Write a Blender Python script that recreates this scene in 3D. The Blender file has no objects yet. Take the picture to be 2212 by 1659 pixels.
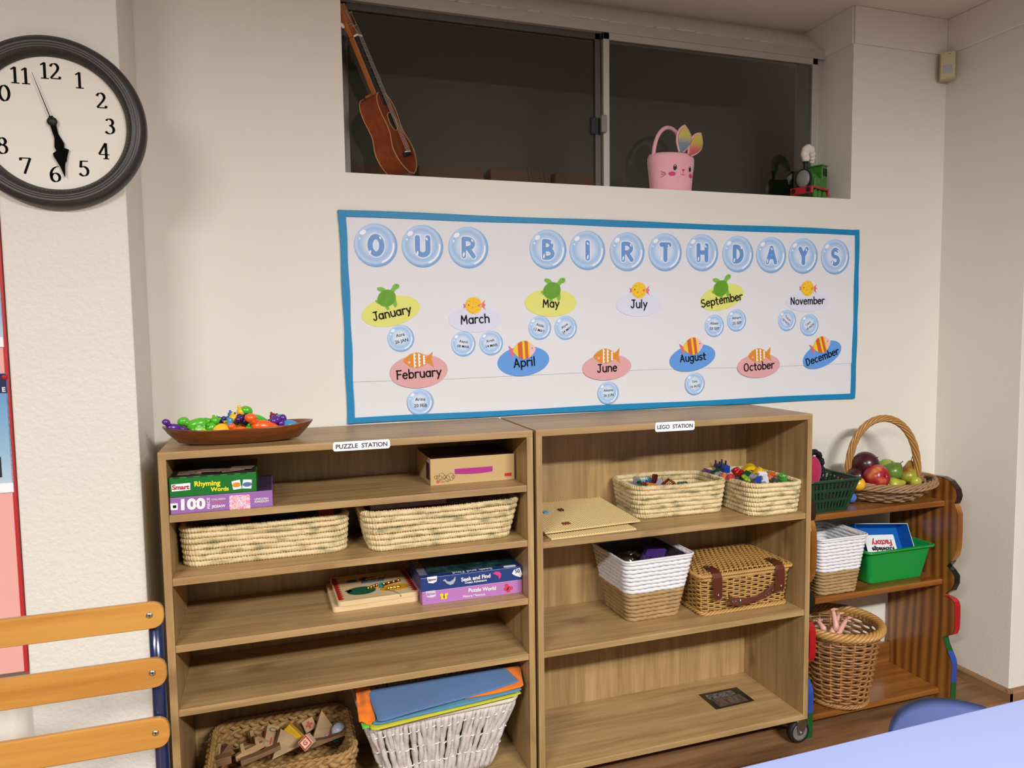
import bpy, math, random
import numpy as np
from mathutils import Vector, Matrix
random.seed(7)
PI = math.pi
S = bpy.context.scene
C = S.collection

# ------------------------------------------------------------------ camera, world, lights
F_PX, W_PX, H_PX = 1572.18, 2212.0, 1659.0
YAW, PIT, ROL = 0.317847, -0.074593, -0.013846
CAM = Vector((0.25376, -2.11855, 1.32984))
fw = Vector((math.sin(YAW)*math.cos(PIT), math.cos(YAW)*math.cos(PIT), math.sin(PIT)))
r0 = Vector((math.cos(YAW), -math.sin(YAW), 0)); u0 = r0.cross(fw)
RT = r0*math.cos(ROL) + u0*math.sin(ROL); UP = -r0*math.sin(ROL) + u0*math.cos(ROL)
cd = bpy.data.cameras.new('camera'); cam = bpy.data.objects.new('camera', cd); C.objects.link(cam)
cd.sensor_width = 36.0; cd.lens = F_PX/W_PX*36.0; cd.clip_start = 0.05
M = Matrix((RT, UP, -fw)).transposed().to_4x4(); M.translation = CAM; cam.matrix_world = M
S.camera = cam
vs = S.view_settings; vs.view_transform = 'Standard'; vs.look = 'None'; vs.gamma = 1; vs.use_curve_mapping = False
vs.exposure = -0.03
wd = bpy.data.worlds.new('world'); S.world = wd; wd.use_nodes = True
wd.node_tree.nodes['Background'].inputs[0].default_value = (1.0, 0.965, 0.92, 1)
wd.node_tree.nodes['Background'].inputs[1].default_value = 0.15
def area(name, loc, target, sx, sy, power, col):
    l = bpy.data.lights.new(name, 'AREA'); l.shape = 'RECTANGLE'; l.size = sx; l.size_y = sy
    l.energy = power; l.color = col; l.spread = math.radians(172)
    o = bpy.data.objects.new(name, l); C.objects.link(o); o.location = loc
    o.rotation_euler = (Vector(target)-Vector(loc)).to_track_quat('-Z', 'Y').to_euler()
    return o
area('ceiling_tube_light', (1.5, -3.3, 2.40), (1.5, -3.1, 0.0), 1.2, 0.2, 190, (1.0, 0.985, 0.955))
area('ceiling_tube_light', (-1.2, -3.0, 2.40), (-1.2, -2.8, 0.0), 1.2, 0.2, 108, (1.0, 0.985, 0.955))

# ------------------------------------------------------------------ measuring helpers: the photo's sight line meets a known plane
def ray(px, py): return fw + RT*((px-W_PX/2)/F_PX) - UP*((py-H_PX/2)/F_PX)
def atY(px, py, y=0.0):
    d = ray(px, py); return CAM + d*((y-CAM.y)/d.y)
def atZ(px, py, z):
    d = ray(px, py); return CAM + d*((z-CAM.z)/d.z)
def atX(px, py, x):
    d = ray(px, py); return CAM + d*((x-CAM.x)/d.x)

# ------------------------------------------------------------------ mesh helper
class G:
    def __init__(s): s.v = []; s.f = []
    def add(s, vs_, fs_):
        n = len(s.v); s.v.extend([tuple(p) for p in vs_]); s.f.extend([tuple(i+n for i in f) for f in fs_]); return s
    def box(s, x0, x1, y0, y1, z0, z1):
        return s.add([(x0,y0,z0),(x1,y0,z0),(x1,y1,z0),(x0,y1,z0),(x0,y0,z1),(x1,y0,z1),(x1,y1,z1),(x0,y1,z1)],
                     [(0,3,2,1),(4,5,6,7),(0,1,5,4),(1,2,6,5),(2,3,7,6),(3,0,4,7)])
    def grid(s, fn, nu, nv, cu=False, cv=False):
        vv = [fn(i/(nu if cu else nu-1), j/(nv if cv else nv-1)) for i in range(nu) for j in range(nv)]
        ff = []
        for i in range(nu if cu else nu-1):
            for j in range(nv if cv else nv-1):
                a = i*nv+j; b = ((i+1) % nu)*nv+j; c = ((i+1) % nu)*nv+(j+1) % nv; d = i*nv+(j+1) % nv
                ff.append((a, b, c, d))
        return s.add(vv, ff)
    def ell(s, c, r, nu=14, nv=9, M3=None):
        c = Vector(c)
        def fn(a, b):
            t = a*2*PI; p = b*PI
            q = Vector((r[0]*math.sin(p)*math.cos(t), r[1]*math.sin(p)*math.sin(t), -r[2]*math.cos(p)))
            if M3 is not None: q = M3 @ q
            return q + c
        return s.grid(fn, nu, nv, cu=True)
    def lathe(s, prof, c=(0,0,0), n=24, sy=1.0, M3=None):
        c = Vector(c)
        def fn(a, b):
            k = b*(len(prof)-1); r, z = prof[int(round(k))]; t = a*2*PI
            q = Vector((r*math.cos(t), r*math.sin(t)*sy, z))
            if M3 is not None: q = M3 @ q
            return q + c
        return s.grid(fn, n, len(prof), cu=True)
    def prism(s, pts, o, rt, up, d0, d1):
        """extrude a 2-D outline lying in the plane (rt, up) through o from depth d0 to d1 along up x rt (away from its face)"""
        o = Vector(o); rt = Vector(rt); up = Vector(up); nn = up.cross(rt).normalized(); n = len(pts)
        vv = [o+rt*p[0]+up*p[1]+nn*d0 for p in pts]+[o+rt*p[0]+up*p[1]+nn*d1 for p in pts]
        ff = [tuple(range(n)), tuple(range(2*n-1, n-1, -1))]+[(i, i+n, (i+1) % n+n, (i+1) % n) for i in range(n)]
        return s.add(vv, ff)
    def tube(s, P, r, n=8, closed=False, ref=None, cap=True):
        P = np.array([tuple(p) for p in P], float); m = len(P)
        if np.isscalar(r): r = np.full(m, r)
        r = np.array(r, float)
        if closed: T = np.roll(P, -1, 0)-np.roll(P, 1, 0)
        else: T = np.gradient(P, axis=0)
        T /= np.linalg.norm(T, axis=1)[:, None]+1e-12
        if ref is not None:
            N = np.cross(T, np.array(ref, float)); N /= np.linalg.norm(N, axis=1)[:, None]+1e-12
        else:
            N = np.zeros_like(P); a = np.array([0, 0, 1.0]) if abs(T[0][2]) < .9 else np.array([1.0, 0, 0])
            q = np.cross(T[0], a); N[0] = q/np.linalg.norm(q)
            for i in range(1, m):
                q = N[i-1]-T[i]*(N[i-1]@T[i]); N[i] = q/(np.linalg.norm(q)+1e-12)
        B = np.cross(N, T)
        an = np.arange(n)*2*PI/n
        if r.ndim == 1: r = r[:, None]
        V = P[:, None, :]+r[:, :, None]*(N[:, None, :]*np.cos(an)[None, :, None]+B[:, None, :]*np.sin(an)[None, :, None])
        k = len(s.v); s.v.extend(map(tuple, V.reshape(-1, 3)))
        for i in range(m if closed else m-1):
            i2 = (i+1) % m
            for j in range(n):
                j2 = (j+1) % n; s.f.append((k+i*n+j, k+i*n+j2, k+i2*n+j2, k+i2*n+j))
        if cap and not closed:
            s.f.append(tuple(k+j for j in range(n-1, -1, -1))); s.f.append(tuple(k+(m-1)*n+j for j in range(n)))
        return s

def tag(o, label=None, cat=None, group=None, kind=None):
    if label: o['label'] = label
    if cat: o['category'] = cat
    if group: o['group'] = group
    if kind: o['kind'] = kind
    return o
def thing(name, label, cat, loc=(0,0,0), rotz=0, group=None):
    o = bpy.data.objects.new(name, None); C.objects.link(o); o.location = loc; o.rotation_euler = (0,0,rotz)
    o.empty_display_size = .02
    return tag(o, label, cat, group)
def rootloc(p):
    q = Vector((0,0,0))
    while p is not None: q += p.location; p = p.parent
    return q
def obj(name, g, m, parent=None, smooth=False, bevel=0, world=False, loc=None, label=None, sub=0, seg=2, shift=None):
    """link one mesh object. world=True: g holds world coordinates, moved so that it hangs right under its parent"""
    me = bpy.data.meshes.new(name)
    off = Vector((0,0,0))
    if world and parent is not None: off = rootloc(parent)
    if loc is not None and world: off = off+Vector(loc)-rootloc(parent) if parent is not None else Vector(loc)
    v = [(p[0]-off.x, p[1]-off.y, p[2]-off.z) for p in g.v] if off.length > 0 else g.v
    me.from_pydata(v, [], g.f); me.update(); me.validate()
    if m is not None: me.materials.append(m)
    if smooth: me.polygons.foreach_set('use_smooth', [True]*len(me.polygons))
    o = bpy.data.objects.new(name, me); C.objects.link(o)
    if parent is not None: o.parent = parent
    if loc is not None: o.location = (Vector(loc)-rootloc(parent)) if (parent is not None and world) else Vector(loc)
    if bevel:
        b = o.modifiers.new('bevel', 'BEVEL'); b.width = bevel; b.segments = seg; b.limit_method = 'ANGLE'; b.angle_limit = .6
    if sub:
        b = o.modifiers.new('sub', 'SUBSURF'); b.levels = sub; b.render_levels = sub
    if label: o['label'] = label
    return o
def struct(name, g, m, parent=None, **k):
    o = obj(name, g, m, parent, **k)
    if parent is None: o['kind'] = 'structure'
    return o

# ------------------------------------------------------------------ materials
def lin(c):
    if isinstance(c, str): c = [int(c[i:i+2], 16) for i in (0, 2, 4)]
    return tuple(((x/255)/12.92 if x/255 <= .04045 else ((x/255+.055)/1.055)**2.4) for x in c)+(1,)
MC = {}
def newmat(name):
    m = bpy.data.materials.new(name); m.use_nodes = True; nt = m.node_tree
    return m, nt, nt.nodes['Principled BSDF']
def mat(name, c, rough=.5, metal=0, bump=0, bscale=200, var=0, vscale=8, trans=0, spec=None, sheen=0, coat=0):
    if name in MC: return MC[name]
    m, nt, b = newmat(name)
    b.inputs['Base Color'].default_value = lin(c); b.inputs['Roughness'].default_value = rough
    b.inputs['Metallic'].default_value = metal
    if spec is not None: b.inputs['Specular IOR Level'].default_value = spec
    if sheen: b.inputs['Sheen Weight'].default_value = sheen
    if coat: b.inputs['Coat Weight'].default_value = coat; b.inputs['Coat Roughness'].default_value = .1
    if trans: b.inputs['Transmission Weight'].default_value = trans
    tc = nt.nodes.new('ShaderNodeTexCoord')
    if var:
        n = nt.nodes.new('ShaderNodeTexNoise'); n.inputs['Scale'].default_value = vscale; n.inputs['Detail'].default_value = 4
        nt.links.new(tc.outputs['Object'], n.inputs['Vector'])
        mx = nt.nodes.new('ShaderNodeMix'); mx.data_type = 'RGBA'
        a = lin(c); mx.inputs['A'].default_value = tuple(x*(1-var) for x in a[:3])+(1,)
        mx.inputs['B'].default_value = tuple(min(1, x*(1+var)) for x in a[:3])+(1,)
        nt.links.new(n.outputs['Fac'], mx.inputs['Factor']); nt.links.new(mx.outputs['Result'], b.inputs['Base Color'])
    if bump:
        n = nt.nodes.new('ShaderNodeTexNoise'); n.inputs['Scale'].default_value = bscale; n.inputs['Detail'].default_value = 3
        nt.links.new(tc.outputs['Object'], n.inputs['Vector'])
        bp = nt.nodes.new('ShaderNodeBump'); bp.inputs['Strength'].default_value = bump; bp.inputs['Distance'].default_value = .002
        nt.links.new(n.outputs['Fac'], bp.inputs['Height']); nt.links.new(bp.outputs['Normal'], b.inputs['Normal'])
    MC[name] = m; return m
def wood(name, stops, axis='x', fine=60, stretch=14, rough=.45, bump=.08, knots=0.0, dist=2.5, coat=0, bands=None):
    """stops: list of (pos, colour). grain runs along the axis"""
    if name in MC: return MC[name]
    m, nt, b = newmat(name); N = nt.nodes.new; L = nt.links.new
    tc = N('ShaderNodeTexCoord'); mp = N('ShaderNodeMapping')
    L(tc.outputs['Object'], mp.inputs['Vector'])
    sc = [1, 1, 1]; sc['xyz'.index(axis)] = 1/stretch; mp.inputs['Scale'].default_value = sc
    n1 = N('ShaderNodeTexNoise'); n1.inputs['Scale'].default_value = fine; n1.inputs['Detail'].default_value = 6; n1.inputs['Roughness'].default_value = .62
    n1.inputs['Distortion'].default_value = dist*.2
    L(mp.outputs['Vector'], n1.inputs['Vector'])
    n2 = N('ShaderNodeTexNoise'); n2.inputs['Scale'].default_value = fine*.22; n2.inputs['Detail'].default_value = 3; n2.inputs['Distortion'].default_value = dist
    L(mp.outputs['Vector'], n2.inputs['Vector'])
    mx = N('ShaderNodeMath'); mx.operation = 'MULTIPLY_ADD'; mx.inputs[1].default_value = .55
    L(n1.outputs['Fac'], mx.inputs[0])
    src2 = n2.outputs['Fac']
    if bands:
        wv_ = N('ShaderNodeTexWave'); wv_.bands_direction = bands; wv_.inputs['Scale'].default_value = 9; wv_.inputs['Distortion'].default_value = 5; wv_.inputs['Detail'].default_value = 1; wv_.inputs['Detail Scale'].default_value = .9
        mpw = N('ShaderNodeMapping'); sw = [1, 1, 1]; sw['xyz'.index(axis)] = .16; mpw.inputs['Scale'].default_value = sw; L(tc.outputs['Object'], mpw.inputs['Vector']); L(mpw.outputs['Vector'], wv_.inputs['Vector']); src2 = wv_.outputs['Fac']
    m2 = N('ShaderNodeMath'); m2.operation = 'MULTIPLY'; m2.inputs[1].default_value = .45; L(src2, m2.inputs[0]); L(m2.outputs[0], mx.inputs[2])
    cr = N('ShaderNodeValToRGB'); e = cr.color_ramp.elements
    while len(e) < len(stops): e.new(.5)
    for k, (p, c) in enumerate(stops): e[k].position = p; e[k].color = lin(c)
    L(mx.outputs[0], cr.inputs['Fac'])
    last = cr.outputs['Color']
    if knots:
        vo = N('ShaderNodeTexVoronoi'); vo.inputs['Scale'].default_value = 3.1; mp2 = N('ShaderNodeMapping')
        s2 = [1.6, 1.6, 1.6]; s2['xyz'.index(axis)] = .75; mp2.inputs['Scale'].default_value = s2
        wv = N('ShaderNodeTexNoise'); wv.inputs['Scale'].default_value = 9; L(tc.outputs['Object'], wv.inputs['Vector'])
        ad = N('ShaderNodeMix'); ad.data_type = 'RGBA'; ad.inputs['Factor'].default_value = .06
        L(tc.outputs['Object'], ad.inputs['A']); L(wv.outputs['Color'], ad.inputs['B'])
        L(ad.outputs['Result'], mp2.inputs['Vector']); L(mp2.outputs['Vector'], vo.inputs['Vector'])
        mr = N('ShaderNodeMapRange'); mr.inputs['From Min'].default_value = .02; mr.inputs['From Max'].default_value = .13
        mr.inputs['To Min'].default_value = knots; mr.inputs['To Max'].default_value = 0
        L(vo.outputs['Distance'], mr.inputs['Value'])
        mk = N('ShaderNodeMix'); mk.data_type = 'RGBA'; mk.inputs['B'].default_value = lin((92, 62, 34))
        L(mr.outputs['Result'], mk.inputs['Factor']); L(last, mk.inputs['A']); last = mk.outputs['Result']
    L(last, b.inputs['Base Color'])
    b.inputs['Roughness'].default_value = rough
    if coat: b.inputs['Coat Weight'].default_value = coat; b.inputs['Coat Roughness'].default_value = .15
    bp = N('ShaderNodeBump'); bp.inputs['Strength'].default_value = bump; bp.inputs['Distance'].default_value = .001
    L(mx.outputs[0], bp.inputs['Height']); L(bp.outputs['Normal'], b.inputs['Normal'])
    MC[name] = m; return m
def ramp_mat(name, kind, stops, rough=.6, scale=1, axis=None):
    """printed gradients on paper: radial (over the object's own box) or noise patches"""
    if name in MC: return MC[name]
    m, nt, b = newmat(name); N = nt.nodes.new; L = nt.links.new
    tc = N('ShaderNodeTexCoord'); cr = N('ShaderNodeValToRGB'); e = cr.color_ramp.elements
    while len(e) < len(stops): e.new(.5)
    for k, (p, c) in enumerate(stops): e[k].position = p; e[k].color = lin(c)
    if kind == 'radial':
        sp = N('ShaderNodeSeparateXYZ'); L(tc.outputs['Generated'], sp.inputs[0])
        cb = N('ShaderNodeCombineXYZ'); L(sp.outputs['X'], cb.inputs['X']); L(sp.outputs['Z'], cb.inputs['Z']); cb.inputs['Y'].default_value = .5
        vm = N('ShaderNodeVectorMath'); vm.operation = 'DISTANCE'; vm.inputs[1].default_value = (.47, .5, .53)
        L(cb.outputs[0], vm.inputs[0]); mu = N('ShaderNodeMath'); mu.operation = 'MULTIPLY'; mu.inputs[1].default_value = 2
        L(vm.outputs['Value'], mu.inputs[0]); L(mu.outputs[0], cr.inputs['Fac'])
    elif kind == 'axis':
        sp = N('ShaderNodeSeparateXYZ'); L(tc.outputs['Generated'], sp.inputs[0]); L(sp.outputs[axis], cr.inputs['Fac'])
    else:
        n = N('ShaderNodeTexNoise'); n.inputs['Scale'].default_value = scale; n.inputs['Detail'].default_value = 3
        if axis:
            mp = N('ShaderNodeMapping'); mp.inputs['Scale'].default_value = axis; L(tc.outputs['Object'], mp.inputs['Vector']); L(mp.outputs['Vector'], n.inputs['Vector'])
        else: L(tc.outputs['Object'], n.inputs['Vector'])
        L(n.outputs['Fac'], cr.inputs['Fac'])
    L(cr.outputs['Color'], b.inputs['Base Color']); b.inputs['Roughness'].default_value = rough
    MC[name] = m; return m

wall_m = mat('wall_paint', (230, 226, 216), .55, bump=.25, bscale=160, var=.03, vscale=3)
wallr_m = mat('wall_paint_rough', (224, 221, 212), .55, bump=.9, bscale=110, var=.03, vscale=3)
ceil_m = mat('ceiling_paint', (222, 214, 204), .6, bump=.15, bscale=120)
oak = [(.28, (134, 106, 66)), (.44, (160, 130, 86)), (.58, (179, 148, 102)), (.75, (194, 164, 118))]
oak_x = wood('oak_laminate_across', oak, 'x', 55, 16, .42, knots=.55)
oak_z = wood('oak_laminate_upright', oak, 'z', 55, 16, .42, knots=.6)
floor_m = wood('floor_vinyl', [(.3, (92, 62, 38)), (.48, (128, 92, 62)), (.62, (150, 112, 78)), (.8, (168, 130, 96))], 'x', 26, 12, .35)
base_m = wood('baseboard_wood', [(.3, (120, 86, 56)), (.7, (158, 122, 86))], 'y', 40, 12, .4)
pine_st = [(.30, (88, 48, 16)), (.42, (122, 72, 28)), (.54, (150, 96, 42)), (.7, (172, 116, 54))]
pine_z = wood('varnished_pine_upright', [(.12, (84, 44, 14)), (.36, (126, 76, 30)), (.55, (150, 96, 42)), (.80, (170, 116, 56))], 'z', 34, 22, .25, coat=.4, knots=.7, dist=1.2, bands='Y')
pine_x = wood('varnished_pine_across', pine_st, 'x', 30, 18, .28, coat=.35, dist=1.2)
beech = wood('varnished_beech', [(.3, (158, 106, 44)), (.5, (180, 128, 58)), (.7, (192, 144, 72))], 'x', 60, 18, .28, coat=.5)
bowl_w = wood('carved_dark_wood', [(.3, (78, 38, 14)), (.5, (118, 62, 26)), (.75, (150, 88, 42))], 'x', 40, 10, .3, coat=.3)
block_w = wood('block_wood', [(.3, (150, 116, 72)), (.6, (188, 152, 104)), (.8, (204, 172, 126))], 'x', 60, 9, .55)
board_w = wood('birch_ply', [(.3, (206, 178, 130)), (.7, (232, 208, 164))], 'x', 60, 10, .5)
uke_m = wood('mahogany_varnish', [(.3, (92, 36, 10)), (.5, (130, 56, 18)), (.75, (158, 74, 28))], 'z', 60, 10, .3, coat=.4)
uke_n = wood('mahogany_neck', [(.3, (140, 74, 22)), (.7, (188, 112, 42))], 'z', 60, 10, .3, coat=.4)
black_m = mat('black_plastic', (16, 15, 15), .5)
steel = mat('zinc_plated_steel', (178, 176, 172), .32, 1.0)
alum = mat('anodised_aluminium', (182, 178, 170), .45, .35)
white_p = mat('white_card', (246, 246, 250), .5)
ink = mat('black_ink', (20, 18, 22), .9, spec=.1)
white_ink = mat('white_ink', (240, 238, 242), .5)

# ------------------------------------------------------------------ flat outlines, lettering
def circ(n=32, a=1, b=None, rot=0, cx=0, cy=0, t0=0, t1=2*PI):
    b = a if b is None else b; full = abs(t1-t0-2*PI) < 1e-6
    o = []
    for i in range(n):
        t = t0+(t1-t0)*i/(n if full else n-1); x = a*math.cos(t); y = b*math.sin(t)
        o.append((cx+x*math.cos(rot)-y*math.sin(rot), cy+x*math.sin(rot)+y*math.cos(rot)))
    return o
def rrect2(w, h, r, n=5):
    o = []
    for cx, cy, t in ((w/2-r, h/2-r, 0), (-w/2+r, h/2-r, PI/2), (-w/2+r, -h/2+r, PI), (w/2-r, -h/2+r, 3*PI/2)):
        for k in range(n+1): a = t+k*PI/2/n; o.append((cx+r*math.cos(a), cy+r*math.sin(a)))
    return o
def xf(pts, sx=1, sy=None, rot=0, dx=0, dy=0):
    sy = sx if sy is None else sy; c = math.cos(rot); s = math.sin(rot)
    return [(x*sx*c-y*sy*s+dx, x*sx*s+y*sy*c+dy) for x, y in pts]
XR, ZU, YU = (1,0,0), (0,0,1), (0,1,0)
def decal(name, pts, m, parent, o, rt=XR, up=ZU, t=.0005, world=True, own=False, label=None):
    """a printed or cut-out flat shape; own=True gives it an origin of its own"""
    g = G(); g.prism(pts, o, rt, up, -t, 0) if False else g.prism(pts, o, rt, up, 0, -t)
    return obj(name, g, m, parent, world=world, loc=o if own else None, label=label)
def face_text(body, width, m, o, rt=XR, up=ZU, bold=0.0, height=None, spacing=1.0, t=.0004, g=None, lines=.95, rot=0):
    """lettering as geometry: font outlines turned into a mesh fitted to a width, centred on o"""
    cu = bpy.data.curves.new('lettering', 'FONT'); cu.body = body; cu.size = 1; cu.align_x = 'CENTER'; cu.align_y = 'CENTER'
    cu.offset = bold; cu.space_character = spacing; cu.space_line = lines; cu.resolution_u = 4
    tmp = bpy.data.objects.new('lettering', cu); C.objects.link(tmp)
    dg = bpy.context.evaluated_depsgraph_get(); dg.update()
    me = bpy.data.meshes.new_from_object(tmp.evaluated_get(dg))
    vs_ = [v.co.copy() for v in me.vertices]; fs_ = [tuple(p.vertices) for p in me.polygons]
    bpy.data.objects.remove(tmp); bpy.data.curves.remove(cu); bpy.data.meshes.remove(me)
    if not vs_: return G()
    x0 = min(v.x for v in vs_); x1 = max(v.x for v in vs_); y0 = min(v.y for v in vs_); y1 = max(v.y for v in vs_)
    k = width/(x1-x0); ky = k if height is None else height/(y1-y0)
    cx, cy = (x0+x1)/2, (y0+y1)/2
    rt = Vector(rt).normalized(); up = Vector(up).normalized(); nn = rt.cross(up); o = Vector(o)
    if rot: rt, up = rt*math.cos(rot)+up*math.sin(rot), -rt*math.sin(rot)+up*math.cos(rot)
    g = g or G()
    g.add([o+rt*((v.x-cx)*k)+up*((v.y-cy)*ky)+nn*t for v in vs_], fs_)
    return g
def words(parent, name, body, width, m, o, rt=XR, up=ZU, label=None, **k):
    g = face_text(body, width, m, o, rt, up, **k); return obj(name, g, m, parent, world=True, label=label)

def arc_(cx, cy, a, b, t0, t1, n=14): return [(cx+a*math.cos(math.radians(t0+(t1-t0)*i/n)), cy+b*math.sin(math.radians(t0+(t1-t0)*i/n))) for i in range(n+1)]
SF = {'a': (.46, [arc_(.22,.25,.19,.24,0,360,20), [(.42,.50),(.42,.0)]]), 'n': (.46, [[(.06,.5),(.06,0)], arc_(.24,.30,.18,.20,180,0)+[(.42,0)]]),
 'u': (.46, [[(.06,.5)]+arc_(.24,.20,.18,.20,180,360)+[(.42,.5),(.42,0)]]), 'r': (.34, [[(.06,.5),(.06,0)], arc_(.24,.30,.18,.20,180,55)]),
 'y': (.44, [[(.04,.5),(.22,.06)], [(.42,.5),(.10,-.24)]]), 'e': (.44, [[(.05,.27)]+arc_(.23,.25,.19,.25,8,320,20)]), 'b': (.48, [[(.06,.78),(.06,0)], arc_(.26,.25,.20,.24,0,360,20)]),
 'c': (.42, [arc_(.24,.25,.20,.25,50,310,18)]), 'h': (.46, [[(.06,.78),(.06,0)], arc_(.24,.30,.18,.20,180,0)+[(.42,0)]]), 'p': (.48, [[(.06,.5),(.06,-.26)], arc_(.26,.25,.20,.24,0,360,20)]),
 'i': (.14, [[(.06,.5),(.06,0)], [(.06,.70),(.06,.705)]]), 'l': (.14, [[(.06,.78),(.06,0)]]), 'g': (.48, [arc_(.22,.25,.19,.24,0,360,20), [(.42,.5)]+arc_(.23,-.06,.19,.19,0,-150)]),
 's': (.38, [arc_(.20,.375,.15,.125,40,270,10)+arc_(.20,.125,.16,.125,90,-150,10)]), 't': (.34, [[(.14,.70)]+arc_(.26,.12,.12,.12,180,290,8), [(.0,.49),(.30,.49)]]),
 'm': (.68, [[(.06,.5),(.06,0)], arc_(.20,.34,.14,.16,180,0)+[(.34,0)], arc_(.48,.34,.14,.16,180,0)+[(.62,0)]]), 'o': (.46, [arc_(.23,.25,.20,.25,0,360,20)]), 'v': (.42, [[(.03,.5),(.21,.0),(.39,.5)]]),
 'J': (.44, [[(.10,.74),(.44,.74)], [(.31,.74)]+arc_(.17,.18,.14,.18,0,-165)]), 'F': (.46, [[(.10,.74),(.08,0)], [(.04,.74),(.46,.74)], [(.09,.40),(.40,.40)]]), 'M': (.64, [[(.05,0),(.11,.74),(.32,.26),(.53,.74),(.58,0)]]),
 'A': (.54, [[(.03,0),(.27,.74),(.51,0)], [(.12,.26),(.42,.26)]]), 'S': (.48, [arc_(.25,.55,.19,.18,40,270,12)+arc_(.24,.185,.21,.185,90,-150,12)]), 'O': (.60, [arc_(.29,.37,.25,.37,0,360,28)]), 'N': (.56, [[(.07,0),(.07,.74),(.47,.02),(.47,.74)]]),
 'D': (.54, [[(.08,.74),(.08,0)], [(.08,.74)]+arc_(.18,.37,.30,.37,90,-90,16)+[(.08,0)]]), 'B': (.50, [[(.08,.74),(.08,0)], [(.08,.74)]+arc_(.20,.56,.19,.18,90,-90,10)+[(.08,.38)], [(.08,.38)]+arc_(.22,.19,.22,.19,90,-90,10)+[(.08,0)]]),
 'U': (.54, [[(.08,.74)]+arc_(.27,.20,.19,.20,180,360)+[(.46,.74)]]), 'R': (.52, [[(.08,.74),(.08,0)], [(.08,.74)]+arc_(.22,.54,.20,.20,90,-90,10)+[(.08,.34)], [(.24,.34),(.44,0)]]), 'I': (.16, [[(.08,.74),(.08,0)]]),
 'T': (.50, [[(.03,.72),(.47,.72)], [(.25,.72),(.25,0)]]), 'H': (.54, [[(.08,.74),(.08,0)], [(.46,.74),(.46,0)], [(.08,.38),(.46,.38)]]), 'Y': (.50, [[(.04,.74),(.25,.36),(.46,.74)], [(.25,.36),(.25,0)]])}
def stroke_text(word, width, wt, o, rot=0, height=None, gap=.09, thick=None):
    """rounded marker lettering facing -Y, fitted to a width, centred on o; wt is the stroke width in font units"""
    L = []; x = 0
    for ch in word:
        adv, st = SF[ch]; L += [[(x+px, py) for px, py in p] for p in st]; x += adv+gap
    X = [p[0] for q in L for p in q]; x0, x1 = min(X)-wt/2, max(X)+wt/2; k = width/(x1-x0)
    if height is not None: Y = [p[1] for q in L for p in q]; ky = height/(max(Y)-min(Y)+wt); cy = (max(Y)+min(Y))/2
    else: ky = k; cy = .30
    o = Vector(o); g = G(); c_, s_ = math.cos(rot), math.sin(rot); e = 0; r = wt/2*min(k, ky)
    if thick: r = thick/2; kx = (width-thick)/(x1-x0-wt) if x1-x0-wt > .02 else 0; k = kx; ky = (height-thick)/(max(Y)-min(Y))
    def P(p): a, b = (p[0]-(x0+x1)/2)*k, (p[1]-cy)*ky; return (a*c_-b*s_, a*s_+b*c_)
    for q in L:
        q = [P(p) for p in q]
        for i, (a, b) in enumerate(q):
            e += 4e-6; g.add([(o.x+a+r*math.cos(t), o.y-e, o.z+b+r*math.sin(t)) for t in [j*2*PI/14 for j in range(14)]], [tuple(range(14))])
            if i:
                pa, pb = q[i-1]; dx, dy = a-pa, b-pb; d = math.hypot(dx, dy)
                if d > 1e-7: nx, ny = -dy/d*r, dx/d*r; e += 4e-6; g.add([(o.x+pa-nx, o.y-e, o.z+pb-ny), (o.x+a-nx, o.y-e, o.z+b-ny), (o.x+a+nx, o.y-e, o.z+b+ny), (o.x+pa+nx, o.y-e, o.z+pb+ny)], [(0,1,2,3)])
    return g

# ------------------------------------------------------------------ room shell
CEIL, FLO = 2.44, .015
g = G(); g.box(-2.4, 4.2, -4.4, .001, FLO-.06, FLO); struct('floor', g, floor_m)
g = G(); g.box(-2.4, 4.2, -4.4, .26, CEIL, CEIL+.06); struct('ceiling', g, ceil_m)
WX0, WX1, WZ = .468, 2.228, 1.776
g = G()
g.box(-.06, WX0, 0, .30, FLO, CEIL); g.box(WX1, 2.70, 0, .30, FLO, CEIL); g.box(WX0, WX1, 0, .152, FLO, WZ)
struct('wall_back', g, wall_m)
# plaster slope between the window head and the ceiling
g = G(); g.add([(WX0, .152, 2.337), (WX1, .152, 2.337), (WX1, .25, CEIL), (WX0, .25, CEIL), (WX0, .30, 2.337), (WX1, .30, 2.337), (WX1, .30, CEIL), (WX0, .30, CEIL)],
      [(0,1,2,3), (0,4,5,1), (3,2,6,7), (0,3,7,4), (1,5,6,2), (4,7,6,5)])
struct('trim_1', g, wall_m)
g = G(); g.box(2.655, 3.9, -.325, .30, FLO, CEIL); struct('wall_right', g, wall_m, bevel=.002)
g = G(); g.box(-.302, -.05, -.2323, .0, FLO, CEIL); struct('wall_pier', g, wallr_m, bevel=.004)
g = G(); g.box(-1.6, -.302, -.15, .0, FLO, CEIL); struct('wall_left', g, wall_m)
g = G()
g.box(WX1, 2.655, -.008, 0, 2.313, CEIL); struct('trim_2', g, wall_m, bevel=.003)
g = G(); g.box(2.647, 2.655, -.325, -.008, 2.313, CEIL); struct('trim_3', g, wall_m, bevel=.003)
g = G(); g.box(WX1-.006, WX1, 0, .25, 2.313, CEIL); struct('trim_4', g, wall_m, bevel=.002)
g = G(); g.prism([(0,0),(.016,0),(.016,.022),(.004,.034),(0,.034)], (2.655, 0, FLO), (-1,0,0), (0,0,1), 0, 0.0001)
g = G()
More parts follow.
